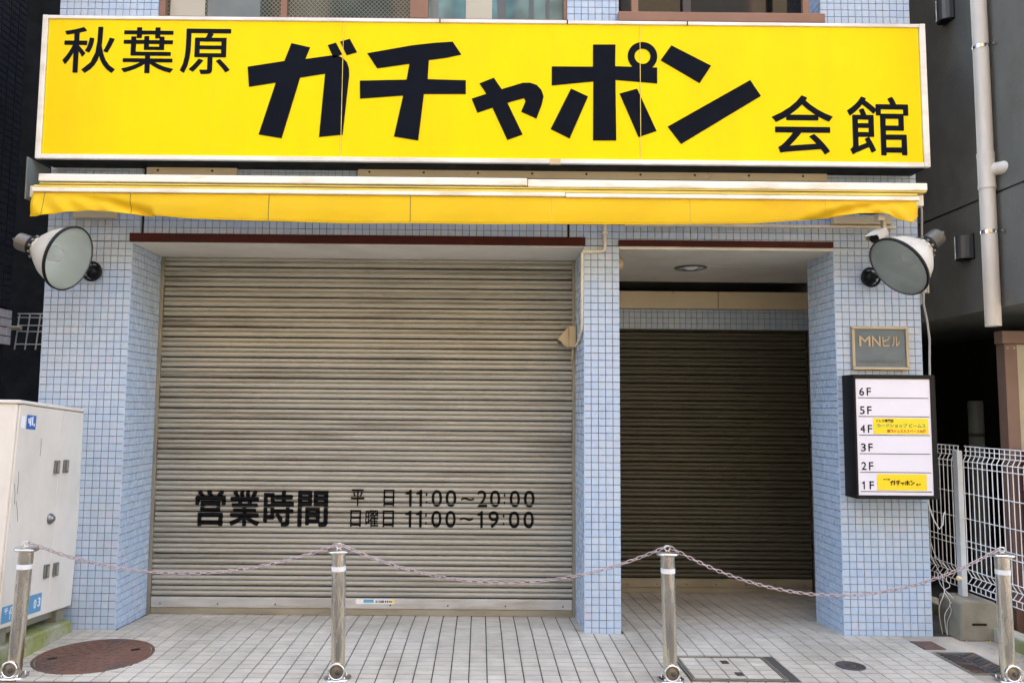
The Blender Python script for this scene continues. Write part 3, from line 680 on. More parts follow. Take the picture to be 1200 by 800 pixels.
# floodlights
CAMP = Vector((0, -CD, CH)); CR = co.matrix_world.to_3x3() @ Vector((1, 0, 0)); CU = co.matrix_world.to_3x3() @ Vector((0, 1, 0))
def floodlight(P, du, dv, mount, label, grp):
    P = Vector(P); a = (CAMP - P).normalized()
    lat = CR * du + CU * dv; lat = (lat - a * lat.dot(a)).normalized()
    n = (a * math.cos(R(53)) + lat * math.sin(R(53))).normalized()
    m = Matrix.Translation(P) @ axis_to(n)
    th = thing('floodlight', label, 'floodlight', mount, grp)
    sh = MB().lathe([(.206, .004), (.212, .0), (.212, -.012), (.204, -.016), (.188, -.06), (.160, -.12), (.115, -.18), (.07, -.215), (.058, -.225), (.058, -.25)], m, 40, False).build('shade', M['lampwhite'], th)
    MB().lathe([(.2065, .0055), (.2145, .003), (.2145, -.014), (.207, -.0165)], m, 40, False).build('rim', M['blackmetal'], sh)
    MB().lathe([(.2035, -.002), (.200, -.02), (.178, -.07), (.145, -.125), (.095, -.178), (.03, -.205), (0, -.206)], m, 40, False).build('reflector', M['reflector'], th)
    MB().lathe([(.0, -.06), (.026, -.063), (.050, -.085), (.056, -.115), (.044, -.15), (.022, -.18), (.02, -.2045)], m, 20, False).build('bulb', M['bulb'], th)
    MB().lathe([(0, .012), (.06, .0115), (.12, .009), (.17, .005), (.2045, .000)], m, 40, False).build('lens', M['lens'], th)
    nk = MB().lathe([(.07, -.212), (.075, -.22), (.075, -.232), (.05, -.236), (.046, -.258), (.062, -.260), (.062, -.268), (.04, -.270)], m, 24).build('neck', M['lampwhite'], th)
    for k in range(12):
        q = 2 * math.pi * k / 12
        MB().lathe([(.009, 0), (.009, .014), (0, .016)], m @ Matrix.Translation((.079 * math.cos(q), .079 * math.sin(q), -.242)), 6).build('flange_bolt', M['castgrey'], nk)
    prof = []
    for k in range(11): z = -.270 - k * .0098; prof += [(.058, z), (.058, z - .005), (.042, z - .0055), (.042, z - .0095)]
    hs = MB().lathe([(.0, -.269)] + prof + [(.04, -.380), (0, -.384)], m, 24).build('heat_sink', M['castgrey'], th)
    MB().lathe([(.010, -.38), (.009, -.428), (0, -.43)], m, 8).build('lead_gland', M['castgrey'], hs)
    # U shaped yoke from the wall mount to both sides of the neck
    wallp = Vector(mount) + Vector((0, -.07, 0)); bk = P - n * .262
    MB().tube([wallp, wallp + Vector((0, -.04, -.01)), wallp.lerp(bk, .55) + Vector((0, .03, -.05)), bk - n * .02 + Vector((0, .02, -.04)), bk], .013, 8).build('mounting_arm', M['blackmetal'], th)
    MB().lathe([(.066, -.244), (.070, -.25), (.070, -.275), (.066, -.28)], m, 24).build('arm_clamp', M['blackmetal'], th)
    mm = Matrix.Translation(mount) @ Matrix.Rotation(math.pi / 2, 4, 'X')
    MB().lathe([(.05, .0), (.05, .02), (.03, .03), (.028, .07), (0, .072)], mm, 20).build('mount_hub', M['blackmetal'], th)
    ring = MB(); ring.tube([Vector(mount) + Vector((.062 * math.cos(q * math.pi / 12), -.045, .062 * math.sin(q * math.pi / 12))) for q in range(25)], .009, 6); ring.build('mount_ring', M['blackmetal'], th)
    for q in range(8): MB().tube([Vector(mount) + Vector((.0, -.045, 0)), Vector(mount) + Vector((.058 * math.cos(q * math.pi / 4), -.045, .058 * math.sin(q * math.pi / 4)))], .004, 5).build('ring_spoke', M['blackmetal'], th)
    return th
floodlight((-2.663, -.40, 2.436), .94, -.33, (-2.690, 0, 2.415), 'white bell floodlight at the top of the left column beside the cabinet', 'floodlights on the columns')
floodlight((2.699, -.40, 2.432), -.79, -.61, (2.700, 0, 2.425), 'white bell floodlight on the right column below the awning end', 'floodlights on the columns')

# security camera
cc = thing('security_camera', 'small white security camera hanging below the right end of the awning', 'camera', (2.70, -.22, 2.6))
box(2.655, 2.70, -.26, -.20, 2.775, 2.815).build('ceiling_mount', M['lampwhite'], cc, .004)
box(2.69, 2.715, -.25, -.215, 2.69, 2.7745).build('bracket', M['guide'], cc, .003)
d = Vector((-.17, -.16, -.10)).normalized(); m_ = Matrix.Translation((2.685, -.235, 2.69)) @ axis_to(d)
bd = MB().lathe([(0, -.005), (.026, 0), (.030, .02), (.031, .15)], m_, 16, False).build('body', M['lampwhite'], cc)
MB().lathe([(.029, .140), (.012, .139), (0, .136)], m_, 16, False).build('lens_front', M['blackmetal'], cc)
hd = MB(); 
mv = [m_ @ Vector(p) for p in ((-.038, .036, .0), (.038, .036, .0), (.042, .034, .19), (-.042, .034, .19), (-.044, -.01, .0), (.044, -.01, .0), (.046, -.008, .17), (-.046, -.008, .17))]
hd.add(mv, [(0, 1, 2, 3), (0, 3, 7, 4), (1, 5, 6, 2)]); o = hd.build('sun_hood', M['lampwhite'], cc); q_ = o.modifiers.new('thickness', 'SOLIDIFY'); q_.thickness = .003
jb = thing('junction_box', 'white junction box on the side edge behind the right floodlight', 'box', (3.1, 0, 2.3))
box(3.063, 3.115, .005, .13, 2.33, 2.66).build('box_body', M['lampwhite'], jb, .003); box(3.116, 3.128, .0, .135, 2.325, 2.665).build('lid', M['lampwhite'], jb, .003)
MB().tube([(3.09, .05, 2.33), (3.088, .05, 2.25)], .012, 8).build('cable_gland', M['cable'], jb)
tag(MB().tube([(3.075, -.02, 3.0), (3.082, -.025, 2.9), (3.078, -.02, 2.72), (3.085, -.02, 2.5), (3.072, -.02, 2.25), (3.09, -.025, 2.12), (3.098, -.03, 2.0), (3.092, -.03, 1.85), (3.09, -.03, 1.74)], .008, 6).build('power_cable', M['cable']), 'thin grey cable hanging down the right edge of the right column', 'cable')
def wob(pts, seed):
    rr = random.Random(seed); return [Vector(p) + Vector((rr.uniform(-.012, .012), rr.uniform(-.01, .01), rr.uniform(-.01, .01))) for p in pts]
tag(MB().tube([(3.04, -.03, .925), (3.06, -.02, .85), (3.085, -.02, .77), (3.12, -.02, .71), (3.145, -.02, .74), (3.15, -.02, .80), (3.165, -.02, .83)], .0045, 6).build('loose_cable', M['wirewhite']), 'loose white hooked cable end hanging below the floor directory', 'cable')
wt = thing('wire_tangle', 'tangle of thin white wires between the right column and the fence post', 'wires', (3.15, 0, 0))
def smooth(pts, n=6):
    pts = [Vector(p) for p in pts]; P = [pts[0]] + pts + [pts[-1]]; out = []
    for i in range(1, len(P) - 2):
        for k in range(n):
            t = k / n; a, b, c, d = P[i - 1:i + 3]
            out.append(.5 * (2 * b + (c - a) * t + (2 * a - 5 * b + 4 * c - d) * t * t + (3 * b - a - 3 * c + d) * t ** 3))
    return out + [pts[-1]]
for k in range(3):
    x = 3.09 + .018 * k
    MB().tube(smooth(wob([(x, .05, .62 - .1 * k), (x + .03, .02, .52 - .1 * k), (x + .08, .0, .44 - .1 * k), (x + .05, -.01, .38 - .08 * k), (x + .065, 0, .28 - .06 * k), (x + .04, .02, .16 - .04 * k), (x + .05, .03, .01)], k)), .002, 5).build('wire', M['wirewhite'], wt)

# ---------------------------------------------------------------- utility cabinet on its plinth
ct = thing('utility_cabinet', 'tall off white street utility cabinet leaning beside the left column', 'cabinet', (-2.72, -.85, .22))
ct.rotation_euler = (R(-4.2), 0, 0)
D_, H_ = .83, 1.285
MB().box(-.55, -.012, 0, D_, 0, H_).build('body', M['cab'], ct, .006, local=True)
MB().box(-.56, .006, -.008, D_ + .008, H_ + .0005, H_ + .022).build('roof_cap', M['cab'], ct, .005, local=True)
def door(y0, y1, lab):
    d = MB().box(-.0115, .0, y0, y1, .006, H_ - .004).build('door', M['cab'], ct, .003, local=True); return d
d1 = door(.012, .506, 0); d2 = door(.510, D_ - .012, 0)
def latch(par, y, z):
    h = MB().box(.0005, .016, y - .025, y + .025, z - .042, z + .042).build('latch', M['cabmetal'], par, .003, local=True)
    MB().box(.0165, .024, y - .012, y + .012, z - .03, z + .03).build('latch_lever', M['guide'], par, .003, local=True)
for par, y, z in ((d1, .465, .915), (d2, .575, .92), (d1, .455, .270), (d2, .565, .268)): latch(par, y, z)
MB().lathe([(.034, 0), (.032, .012), (.02, .016), (.018, .028), (0, .03)], Matrix.Translation((.0005, .450, .592)) @ Matrix.Rotation(math.pi / 2, 4, 'Y'), 20).build('lock', M['cabmetal'], d1, local=True)
MB().box(.0003, .0012, .035, .075, 1.145, 1.215).build('white_label', M['white'], d1, local=True)
MB().box(.0003, .0012, .09, .19, 1.140, 1.225).build('blue_label', M['blue'], d1, local=True)
wp = MB()
for y, z0, z1 in ((.11, 1.175, 1.178), (.105, 1.19, 1.193), (.125, 1.16, 1.20), (.145, 1.165, 1.205), (.165, 1.16, 1.165)): wp.box(.0013, .0018, y, y + .012, z0, z1 + .012)
wp.build('label_print', M['white'], d1, local=True)
bl = MB().box(.0003, .0012, .22, .44, .035, .145).build('blue_label', M['blue2'], d1, local=True)
MB().box(.0003, .0012, .03, .20, .03, .125).build('blue_label', M['blue2'], d1, local=True)
tx = MB()
def side_glyph(mb, ch, y0, y1, z0, z1, x, bold=.03):
    vs, fs = glyph_mesh(ch, bold); ax, bx = min(v.x for v in vs), max(v.x for v in vs); ay, by = min(v.y for v in vs), max(v.y for v in vs)
    mb.add([(x, y0 + (v.x - ax) / (bx - ax) * (y1 - y0), z0 + (v.y - ay) / (by - ay) * (z1 - z0)) for v in vs], fs)
side_glyph(tx, '0', .355, .383, .06, .115, .002); side_glyph(tx, '3', .40, .428, .065, .12, .002); side_glyph(tx, '田', .235, .285, .06, .12, .002)
side_glyph(tx, '千', .05, .09, .08, .115, .002); side_glyph(tx, '代', .10, .15, .045, .115, .002)
tx.build('label_print', M['white'], d1, local=True, fix=False)
for y0, z0, y1, z1 in ((.265, 1.09, .27, .98), (.06, .89, .065, .76), (.062, .72, .10, .60), (.03, .82, .05, .70)): 
    MB().tube([(.0008, y0, z0), (.0008, (y0 + y1) / 2 + .004, (z0 + z1) / 2), (.0008, y1, z1)], .0013, 4).build('scuff_mark', M['iron'], d1, local=True)
for y in (.05, .70): MB().box(-.50, -.03, y, y + .10, -.12, -.0005).build('foot', M['concrete'], ct, .004, local=True)
MB().box(-.50, -.06, .151, .699, -.05, -.001).build('base_frame', M['guide'], ct, local=True)
pl = thing('cabinet_plinth', 'mossy concrete plinth under the utility cabinet', 'plinth', (-2.9, -.5, 0))
MB().add([(-3.25, -.92, -.01), (-2.69, -.92, -.01), (-2.69, -.06, -.01), (-3.25, -.06, -.01), (-3.25, -.92, .130), (-2.70, -.92, .128), (-2.70, -.06, .078), (-3.25, -.06, .08)],
         [(0, 3, 2, 1), (4, 5, 6, 7), (0, 1, 5, 4), (1, 2, 6, 5), (2, 3, 7, 6), (3, 0, 4, 7)]).build('slab', M['mossy'], pl, .012)

# ---------------------------------------------------------------- bollards and chains
BZ = .705
def bollard_parts(root):
    MB().lathe([(.039, 0.01), (.039, BZ - .02)], None, 28, False).build('post', M['steel'], root, local=True)
    MB().lathe([(.0398, .585), (.0398, .612)], None, 28, False).build('reflective_band', M['reflective'], root, local=True)
    MB().lathe([(.0, BZ - .022), (.062, BZ - .021), (.066, BZ - .014), (.062, BZ - .006), (.03, BZ), (0, BZ + .001)], None, 28).build('cap', M['steelcap'], root, local=True)
    MB().tube([(.0, 0, BZ - .002), (-.018, 0, BZ + .012), (-.012, 0, BZ + .028), (.012, 0, BZ + .028), (.018, 0, BZ + .012), (.0, 0, BZ - .002)], .0045, 6).build('chain_eye', M['steelcap'], root, local=True)
    MB().lathe([(.075, 0.001), (.075, .007), (.06, .010), (.04, .0105)], None, 28).build('base_plate', M['steelcap'], root, local=True)
    m = Matrix.Translation((0, -.040, .050)) @ Matrix.Rotation(math.pi / 2, 4, 'X')
    MB().lathe([(.047, 0), (.048, .012), (.044, .018), (.037, .016), (.035, .008)], m, 28, False).build('lock_ring', M['steelcap'], root, local=True)
    MB().lathe([(.036, .004), (.034, .007), (.0, .008)], m, 28, False).build('lock_face', M['castgrey'], root, local=True)
    MB().lathe([(.013, .0085), (.013, .016), (.009, .019), (0, .019)], m @ Matrix.Translation((.006, -.004, 0)), 14).build('lock_cylinder', M['iron'], root, local=True)
    for q in range(4): MB().lathe([(.007, .010), (.007, .018), (0, .02)], Matrix.Translation((.058 * math.cos(.8 + q * math.pi / 2), .058 * math.sin(.8 + q * math.pi / 2), 0)), 6).build('base_bolt', M['steelcap'], root, local=True)
BL = ['stainless steel bollard in front of the utility cabinet', 'stainless steel bollard in front of the large shutter',
      'stainless steel bollard at the corner of the tiled access cover', 'stainless steel bollard in front of the mesh fence']
BP = [(-2.567, -.925), (-.776, -.915), (1.076, -.90), (2.99, -.86)]
lean = [R(2.6), R(-.9), R(-.8), R(-.3)]
b0 = None; boll = []
for i, (x, y) in enumerate(BP):
    if i == 0:
        b0 = thing('bollard', BL[0], 'bollard', (x, y, 0), 'steel bollards along the pavement'); bollard_parts(b0); b = b0
    else:
        b = copyobj(b0, (x, y, 0)); b['label'] = BL[i]
        for ch in list(b0.children): c = ch.copy(); COL.objects.link(c); c.parent = b
    b.rotation_euler = (0, lean[i], 0); boll.append(b)
def link_mesh():
    mb = MB(); L, Wd, r = .0405, .0225, .0031; pts = []; a = (L - Wd) / 2; rr = Wd / 2 - r
    for k in range(6): q = -math.pi / 2 + math.pi * k / 5; pts.append((a + rr * math.cos(q), rr * math.sin(q), 0))
    for k in range(6): q = math.pi / 2 + math.pi * k / 5; pts.append((-a + rr * math.cos(q), rr * math.sin(q), 0))
    seg = 5; n = len(pts); vs = []
    for i, p in enumerate(pts):
        d = Vector(pts[(i + 1) % n]) - Vector(pts[i - 1]); d.normalize(); u = Vector((d.y, -d.x, 0))
        vs += [Vector(p) + (u * math.cos(2 * math.pi * k / seg) + EZ * math.sin(2 * math.pi * k / seg)) * r for k in range(seg)]
    mb.add(vs, [(i * seg + k, i * seg + (k + 1) % seg, ((i + 1) % n) * seg + (k + 1) % seg, ((i + 1) % n) * seg + k) for i in range(n) for k in range(seg)], True)
    return mb.mesh('link', M['chain'])
lm_ = link_mesh()
def chain(A, B, sag, label):
    A, B = Vector(A), Vector(B)
    th = thing('barrier_chain', label, 'chain', (A + B) / 2 - EZ * sag, 'chains between the bollards'); o0 = ori(th)
    P = lambda t: A.lerp(B, t) - EZ * (4 * sag * t * (1 - t))
    N = 400; acc = [0]; pts = [P(k / N) for k in range(N + 1)]
    for k in range(N): acc.append(acc[-1] + (pts[k + 1] - pts[k]).length)
    n = int(acc[-1] / .0295); k = 0
    for i in range(n):
        s = acc[-1] * (i + .5) / n
        while acc[k + 1] < s: k += 1
        p = pts[k].lerp(pts[k + 1], (s - acc[k]) / (acc[k + 1] - acc[k])); d = (pts[k + 1] - pts[k]).normalized()
        o = linkobj(bpy.data.objects.new('link', lm_)); o.parent = th
        y_ = EZ.cross(d).normalized(); z_ = d.cross(y_)
        m = Matrix((d, y_, z_)).transposed().to_4x4() @ Matrix.Rotation((R(12) if i % 2 else R(-70)) + random.uniform(-.15, .15), 4, 'X')
        o.rotation_mode = 'QUATERNION'; o.rotation_quaternion = m.to_quaternion(); o.location = p - o0
tops = [b.matrix_basis @ Vector((0, 0, BZ + .02)) for b in boll]
def side(i, s): return tops[i] + Vector((s * .01, -.004, .004))
chain(side(0, 1), side(1, -1), .165, 'chain hanging from the bollard by the cabinet to the next one')
chain(side(1, 1), side(2, -1), .205, 'chain hanging across the right half of the large shutter')
chain(side(2, 1), side(3, -1), .265, 'chain hanging in front of the dark entrance and right column')
tag(MB().lathe([(.0, 0), (.012, .004), (.016, .016), (.01, .028), (0, .031)], Matrix.Translation((2.72, -.885, .548)), 10).build('paper_scrap', M['beigeplastic']), 'small yellowish scrap caught on the chain by the right column', 'scrap')

# ---------------------------------------------------------------- covers in the pavement
mh = thing('manhole_cover', 'large round rusty manhole cover beside the utility cabinet', 'manhole', (-2.30, -.555, 0))
struct_ = MB().lathe([(.335, -.012), (.335, .003), (.318, .0035), (.318, -.001)], Matrix.Translation((-2.30, -.555, 0)), 48, False).build('frame_ring', M['rust'], mh)
MB().lathe([(.315, -.004), (.313, .003), (.30, .0035), (0, .0036)], Matrix.Translation((-2.30, -.555, 0)), 48, False).build('lid', M['rust'], mh)
st_ = MB()
for r in (.07, .12, .17, .22, .27):
    n = int(r * 2 * math.pi / .06)
    for k in range(n):
        q = 2 * math.pi * k / n; mm = Matrix.Translation((-2.30, -.555, .0035)) @ Matrix.Rotation(q, 4, 'Z')
        st_.box(r - .017, r + .017, -.013, .013, 0, .0028, mm)
tag(st_.build('tread_studs', M['rust'], mh), kind='stuff')
for q in (.5, 3.5): 
    mm = Matrix.Translation((-2.30, -.555, .0062)) @ Matrix.Rotation(q, 4, 'Z'); MB().box(.20, .25, -.014, .014, 0, .0015, mm).build('key_slot', M['blackmetal'], mh)

ac = thing('access_cover', 'square access cover filled with paving tiles beside the third bollard', 'access cover', (1.47, -.68, 0))
box(ACC[0], ACC[1], ACC[2], ACC[3], -.03, -.009).build('tray', M['pgrout'], ac)
for a in ((ACC[0] - .007, ACC[1] + .007, ACC[2] - .007, ACC[2]), (ACC[0] - .007, ACC[1] + .007, ACC[3], ACC[3] + .007)): box(*a, -.03, .0015).build('frame_bar', M['guide'], ac)
for a in ((ACC[0] - .007, ACC[0]), (ACC[1], ACC[1] + .007)): box(a[0], a[1], ACC[2] + .0003, ACC[3] - .0003, -.03, .0015).build('frame_bar', M['guide'], ac)
for a in ((ACC[0] + .007, ACC[1] - .007, ACC[2] + .007, ACC[2] + .013), (ACC[0] + .007, ACC[1] - .007, ACC[3] - .013, ACC[3] - .007)): box(*a, -.008, .001).build('tray_edge', M['guide'], ac)
for a in ((ACC[0] + .007, ACC[0] + .013), (ACC[1] - .013, ACC[1] - .007)): box(a[0], a[1], ACC[2] + .0135, ACC[3] - .0135, -.008, .001).build('tray_edge', M['guide'], ac)
for i in range(5):
    for j in range(5):
        w_, d__ = (ACC[1] - ACC[0] - .030) / 5, (ACC[3] - ACC[2] - .030) / 5
        o = linkobj(bpy.data.objects.new('paving_tile', pm)); o.parent = ac
        o.scale = (w_ / PX, d__ / PY, 1); o.location = Vector((ACC[0] + .015 + w_ * (i + .5), ACC[2] + .015 + d__ * (j + .5), 0)) - ori(ac)
for x, y in ((1.475, -.585), (1.495, -.795)): box(x - .022, x + .022, y - .03, y + .03, -.006, .0025).build('lifting_handle', M['iron'], ac, .003)
rc = thing('round_cover', 'small round dark iron cover in the paving before the right column', 'cover', (2.205, -.637, 0))
MB().lathe([(.084, -.006), (.083, .004), (.074, .0052), (.072, .0035), (0, .0036)], Matrix.Translation((2.205, -.637, 0)), 32, False).build('lid', M['iron'], rc)
MB().lathe([(.03, .0036), (.028, .0055), (0, .0056)], Matrix.Translation((2.205, -.637, 0)), 20, False).build('boss', M['iron'], rc)
rp = thing('rusty_plate', 'small square rusty plate at the foot of the right column', 'plate', (2.91, -.21, 0))
box(2.84, 2.975, -.295, -.128, -.006, .003).build('lid', M['rust'], rp, .002)
box(2.835, 2.84 - .0005, -.30, -.123, -.006, .0015).build('rim', M['iron'], rp)
gr = thing('drain_grating', 'grey drain cover with diagonal ribs beside the right bollard', 'drain cover', (2.98, -.57, 0))
GX0, GX1, GY0, GY1 = 2.845, 3.105, -.775, -.365
box(GX0 + .01, GX1 - .01, GY0 + .01, GY1 - .01, -.01, .0).build('plate', M['greybox'], gr)
for a in ((GX0, GX1, GY0, GY0 + .0095), (GX0, GX1, GY1 - .0095, GY1)): box(*a, -.01, .005).build('frame_bar', M['concrete'], gr)
for a in ((GX0, GX0 + .0095), (GX1 - .0095, GX1)): box(a[0], a[1], GY0 + .01, GY1 - .01, -.01, .005).build('frame_bar', M['concrete'], gr)
for s in (0, 1):
    for k in range(9):
        yc = GY0 + .035 + k * .042
        mm = Matrix.Translation((GX0 + .07 + .12 * s, yc, .0004)) @ Matrix.Rotation(R(35 if s else -35), 4, 'Z')
        MB().box(-.058, .058, -.010, .010, 0, .004, mm).build('rib', M['iron'] if (k + s) % 4 else M['rust'], gr)

# ---------------------------------------------------------------- mesh fence
fn = thing('mesh_fence', 'white welded wire mesh fence with grey posts beside the right column', 'fence', (3.32, .05, 0))
FX = 3.32
def fence_panel(y0, y1):
    n = int((y1 - y0) / .05)
    V = []
    mesh_v = None
    prof = [(FX + .02, 1.268), (FX + .02, 1.235), (FX + .02, 1.205), (FX, 1.17), (FX, .43), (FX + .03, .385), (FX, .345), (FX + .02, .335), (FX + .02, .295)]
    b = MB().tube([(x, 0, z) for x, z in prof], .0032, 5); me = b.mesh('upright_wire', M['fence'], (FX, 0, 0))
    for k in range(n + 1):
        o = linkobj(bpy.data.objects.new('upright_wire', me)); o.parent = fn; o.location = Vector((FX, y0 + .012 + k * (y1 - y0 - .024) / n, 0)) - ori(fn)
    for x, z in ((FX + .016, 1.266), (FX + .016, 1.236), (FX + .014, 1.205), (FX - .005, 1.165), (FX - .005, 1.125), (FX - .005, .95), (FX - .005, .78), (FX - .005, .63), (FX - .005, .59), (FX - .005, .44), (FX + .026, .388), (FX - .004, .345), (FX + .016, .297)):
        MB().tube([(x, y0, z), (x, y1, z)], .0036, 5).build('rail_wire', M['fence'], fn)
fence_panel(-1.55, .02); fence_panel(.085, 1.65)
for y in (.053, -1.6, 1.7):
    box(FX - .032, FX + .005, y - .028, y + .028, .255, 1.235).build('post', M['fencepost'], fn, .004)
def foot_block(y, lab):
    fb = thing('fence_foot_block', lab, 'concrete block', (FX - .02, y, 0), 'concrete blocks under the fence posts')
    MB().prism([(FX - .135, -.006), (FX + .12, -.006), (FX + .115, .235), (FX + .085, .256), (FX - .11, .256), (FX - .13, .24)], y - .13, y + .13).build('block', M['concrete'], fb, .012)
    box(FX - .06, FX + .035, y - .134, y - .129, .10, .114).build('slot', M['dark'], fb)
foot_block(.02, 'mossy concrete foot block under the fence post by the right column')
foot_block(1.7, 'concrete foot block under the rear fence post')
tag(box(3.40, 3.52, -.92, 2.5, -.01, .085).build('concrete_kerb', M['mossy'], None, .012), 'low mossy concrete kerb behind the mesh fence', 'kerb')
tag(box(3.30, 3.395, -.75, -.64, -.003, .13).build('concrete_block', M['soffit'], None, .015), 'pale concrete block behind the right bollard', 'concrete block')
gv = MB()
for k in range(500):
    x, y = random.uniform(3.53, 3.62), random.uniform(-.6, 1.4); r = random.uniform(.004, .012); q = random.uniform(0, 3)
    gv.box(-r, r, -r * .7, r * .7, 0, r, Matrix.Translation((x, y, .0)) @ Matrix.Rotation(q, 4, 'Z'))
tag(gv.build('gravel', M['tank'], fix=False), 'loose dark gravel along the foot of the fence', 'gravel', kind='stuff')
lf = MB()
for k in range(60):
    x, y = random.choice([random.uniform(3.345, 3.40), random.uniform(3.2, 3.42)]), random.uniform(-.8, .0); r = random.uniform(.006, .014); q = random.uniform(0, 6)
    mm = Matrix.Translation((x, y, .001 + random.uniform(0, .006))) @ Euler((random.uniform(-.5, .5), random.uniform(-.5, .5), q)).to_matrix().to_4x4()
    lf.add([mm @ Vector(p) for p in ((-r, 0, 0), (0, -r * .5, .002), (r, 0, 0), (0, r * .5, .002))], [(0, 1, 2, 3)])
tag(lf.build('fallen_leaves', M['leaf'], fix=False), 'small yellow fallen leaves along the kerb', 'leaves', kind='stuff')

# ---------------------------------------------------------------- right-hand neighbour
rb = thing('neighbour_building', 'dark grey stucco building with an overhang right of the shop', 'building', (5.5, 2, 0))
RX = 3.52
w_ = MB(); w_.box(RX, 9, -.56, 8, 2.21, 2.988); w_.box(RX, 9, -.56, 8, 3.004, 15); w_.box(RX + .02, 8.9, -.54, 7.9, 2.9885, 3.0035)
w_.build('upper_wall', M['rightwall'], rb)
lw = MB(); lw.box(4.9, 9, .6, 8, -.1, 2.209); lw.box(RX + .1, 4.899, 3.0, 3.2, -.1, 2.209); lw.build('ground_floor_wall', M['gapshade'], rb)
box(RX + .0, 4.2, -.80, -.562, 4.12, 5.2).build('fascia_panel', M['brown'], rb)
sf = thing('shopfront_frame', 'brown steel frame with a beige panel under the overhang at the right edge', 'frame', (3.9, .15, 0))
box(3.675, 5.2, .08, .17, 1.985, 2.075).build('beam', M['brown'], sf, .004)
box(3.70, 3.79, .10, .19, .0, 1.984).build('post', M['brown'], sf, .004)
box(3.791, 5.2, .14, .18, .0, 1.983).build('panel', M['beigepanel'], sf)
for x in (3.722, 3.768): MB().lathe([(.009, 0), (.007, .004), (0, .005)], Matrix.Translation((x, .10, 1.955)) @ Matrix.Rotation(math.pi / 2, 4, 'X'), 8).build('screw', M['brass'], sf)
rd = thing('red_cabinet', 'dark red cabinet behind the mesh fence at the right edge', 'cabinet', (3.9, .0, 0))
box(3.76, 4.4, -.06, .078, .02, 1.235).build('cabinet_body', M['darkred'], rd, .008)
box(3.80, 4.3, -.066, -.0605, .75, 1.18).build('front_panel', M['dark'], rd, .003)
tk = thing('gas_tank', 'dim grey cylinder tank in the dark passage right of the directory', 'tank', (4.17, 1.2, 0))
MB().lathe([(.05, 0), (.058, .03), (.058, 1.585), (.05, 1.6), (0, 1.602)], Matrix.Translation((4.17, 1.2, -.004)), 20).build('shell', M['tank'], tk)
MB().lathe([(.0595, 1.30), (.0595, 1.33)], Matrix.Translation((4.17, 1.2, -.004)), 20, False).build('strap', M['iron'], tk)
dp = thing('drainpipe', 'off white drainpipe with a side branch on the grey wall at the right', 'pipe', (3.45, -.17, 2.1))
PXX, PYY = 3.452, -.17
MB().tube([(PXX, PYY, 2.078), (PXX, PYY, 6)], .049, 20, False).build('pipe', M['pipe'], dp)
for z0, z1 in ((3.02, 3.05), (3.24, 3.27)): MB().tube([(PXX, PYY, z0), (PXX, PYY, z1)], .0545, 20).build('collar', M['pipe'], dp)
MB().tube([(PXX, PYY, 3.04), (PXX, PYY, 3.25)], .0525, 20).build('tee', M['pipe'], dp)
MB().tube([(PXX + .03, PYY - .02, 3.15), (3.56, PYY - .10, 3.15)], .045, 16).build('branch', M['pipe'], dp)
for z in (2.72, 4.02):
    MB().tube([(PXX, PYY, z - .012), (PXX, PYY, z + .012)], .0515, 20, False).build('bracket_band', M['steelcap'], dp)
    box(PXX + .045, PXX + .10, PYY - .075, PYY - .055, z - .008, z + .008).build('bracket_arm', M['steelcap'], dp)
def wall_lamp(y, z, lab):
    l = thing('wall_lamp', lab, 'wall lamp', (RX - .06, y, z), 'dark box lamps on the grey wall')
    pts = [(-.055 * math.cos(q) * 1.6, .055 * math.sin(q) * 1.2) for q in [(-90 + 18 * k) * math.pi / 180 for k in range(11)]]
    vs = [(RX - .005 + a, y + b, z + h) for h in (0, .165) for a, b in pts]; n = len(pts)
    MB().add(vs, [(k, k + 1, n + k + 1, n + k) for k in range(n - 1)] + [tuple(range(n)), tuple(range(n, 2 * n))], False).build('housing', M['greybox'], l)
    box(RX - .0045, RX - .001, y - .075, y + .075, z - .01, z + .175).build('back_plate', M['blackmetal'], l)
    box(RX - .07, RX - .01, y - .04, y + .04, z - .012, z - .001).build('lower_opening', M['blackmetal'], l)
wall_lamp(.17, 2.60, 'dark box wall lamp on the grey wall beside the right floodlight')
wall_lamp(.28, 4.44, 'dark box wall lamp high on the grey wall above the sign corner')

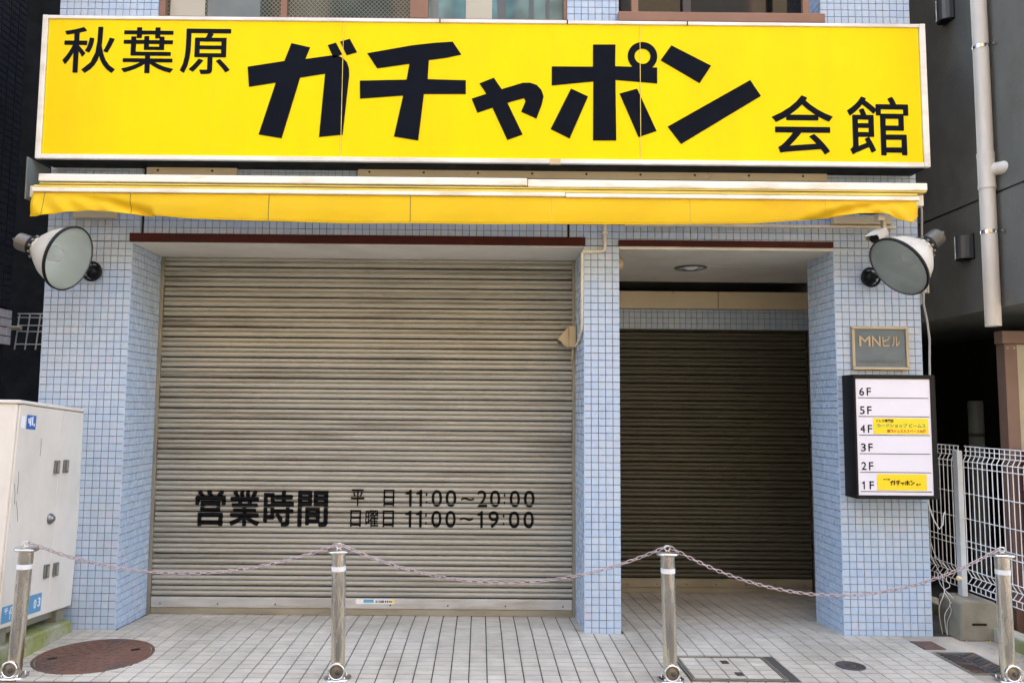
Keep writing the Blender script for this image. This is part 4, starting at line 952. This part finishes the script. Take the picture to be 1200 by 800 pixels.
# ---------------------------------------------------------------- left-hand neighbour and the gap
lb = thing('dark_tiled_building', 'nearly black tiled building at the left edge', 'building', (-5.5, -1, 0))
LX = -3.52
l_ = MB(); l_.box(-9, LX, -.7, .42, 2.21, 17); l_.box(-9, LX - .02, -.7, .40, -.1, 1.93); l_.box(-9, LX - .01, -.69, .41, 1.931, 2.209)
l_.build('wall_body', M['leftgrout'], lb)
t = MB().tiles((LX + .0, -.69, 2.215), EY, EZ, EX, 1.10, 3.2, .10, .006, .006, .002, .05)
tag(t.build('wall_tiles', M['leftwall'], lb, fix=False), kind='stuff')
t = MB().tiles((LX - .01, -.2, 1.935), EY, EZ, EX, .66, .27, .10, .006, .006, .002, .066)
tag(t.build('pale_tiles', M['paletile'], lb, fix=False), kind='stuff')
rr_ = thing('rear_wall', 'wall darkened as shade at the back of the narrow gap on the left', 'wall', (-5, 3, 0))
box(-9, -3.34, 2.6, 2.9, -.1, 9).build('wall_face', M['gapshade'], rr_)
rk = thing('wire_rack', 'small white wire rack in the gap left of the shop', 'rack', (-3.6, 1.0, 2.0))
for z in (2.235, 2.205, 2.14, 2.09, 1.985): MB().tube([(-3.80, 1.0, z), (-3.335, 1.0, z)], .006, 6).build('rod', M['wirewhite'], rk)
for k in range(6): MB().tube([(-3.785 + k * .085, 1.0, 2.24), (-3.80 + k * .085, .98, 1.94)], .006, 6).build('wire', M['wirewhite'], rk)
MB().tube([(-3.87, .97, 2.115), (-3.75, .97, 2.115)], .018, 8).build('end_handle', M['cream'], rk)

# ---------------------------------------------------------------- the far side of the street (unseen building added for bounced light and reflections)
M['oppwall'] = mat('grey_brown_office_wall', (.155, .125, .085), .8, var=.1)
ob = thing('added_opposite_building', 'beige office building across the street, out of view, added to shape the light', 'building', (2, -13, 0))
OY = -12.5
box(-16, 20, OY - 8, OY, -.1, 14).build('wall_body', M['oppwall'], ob)
om = None
for k in range(12):
    for j in range(4):
        x, z = -14.5 + 2.9 * k, .9 + 3.1 * j
        if om is None:
            om = box(-.85, .85, -.06, .03, 0, 1.7).mesh('window', M['winbrown']); op = box(-.78, .78, .031, .045, .07, 1.63).mesh('pane', M['paneD'])
        f = linkobj(bpy.data.objects.new('window', om)); f.parent = ob; f.location = Vector((x, OY, z)) - ori(ob)
        q = linkobj(bpy.data.objects.new('pane', op)); q.parent = f
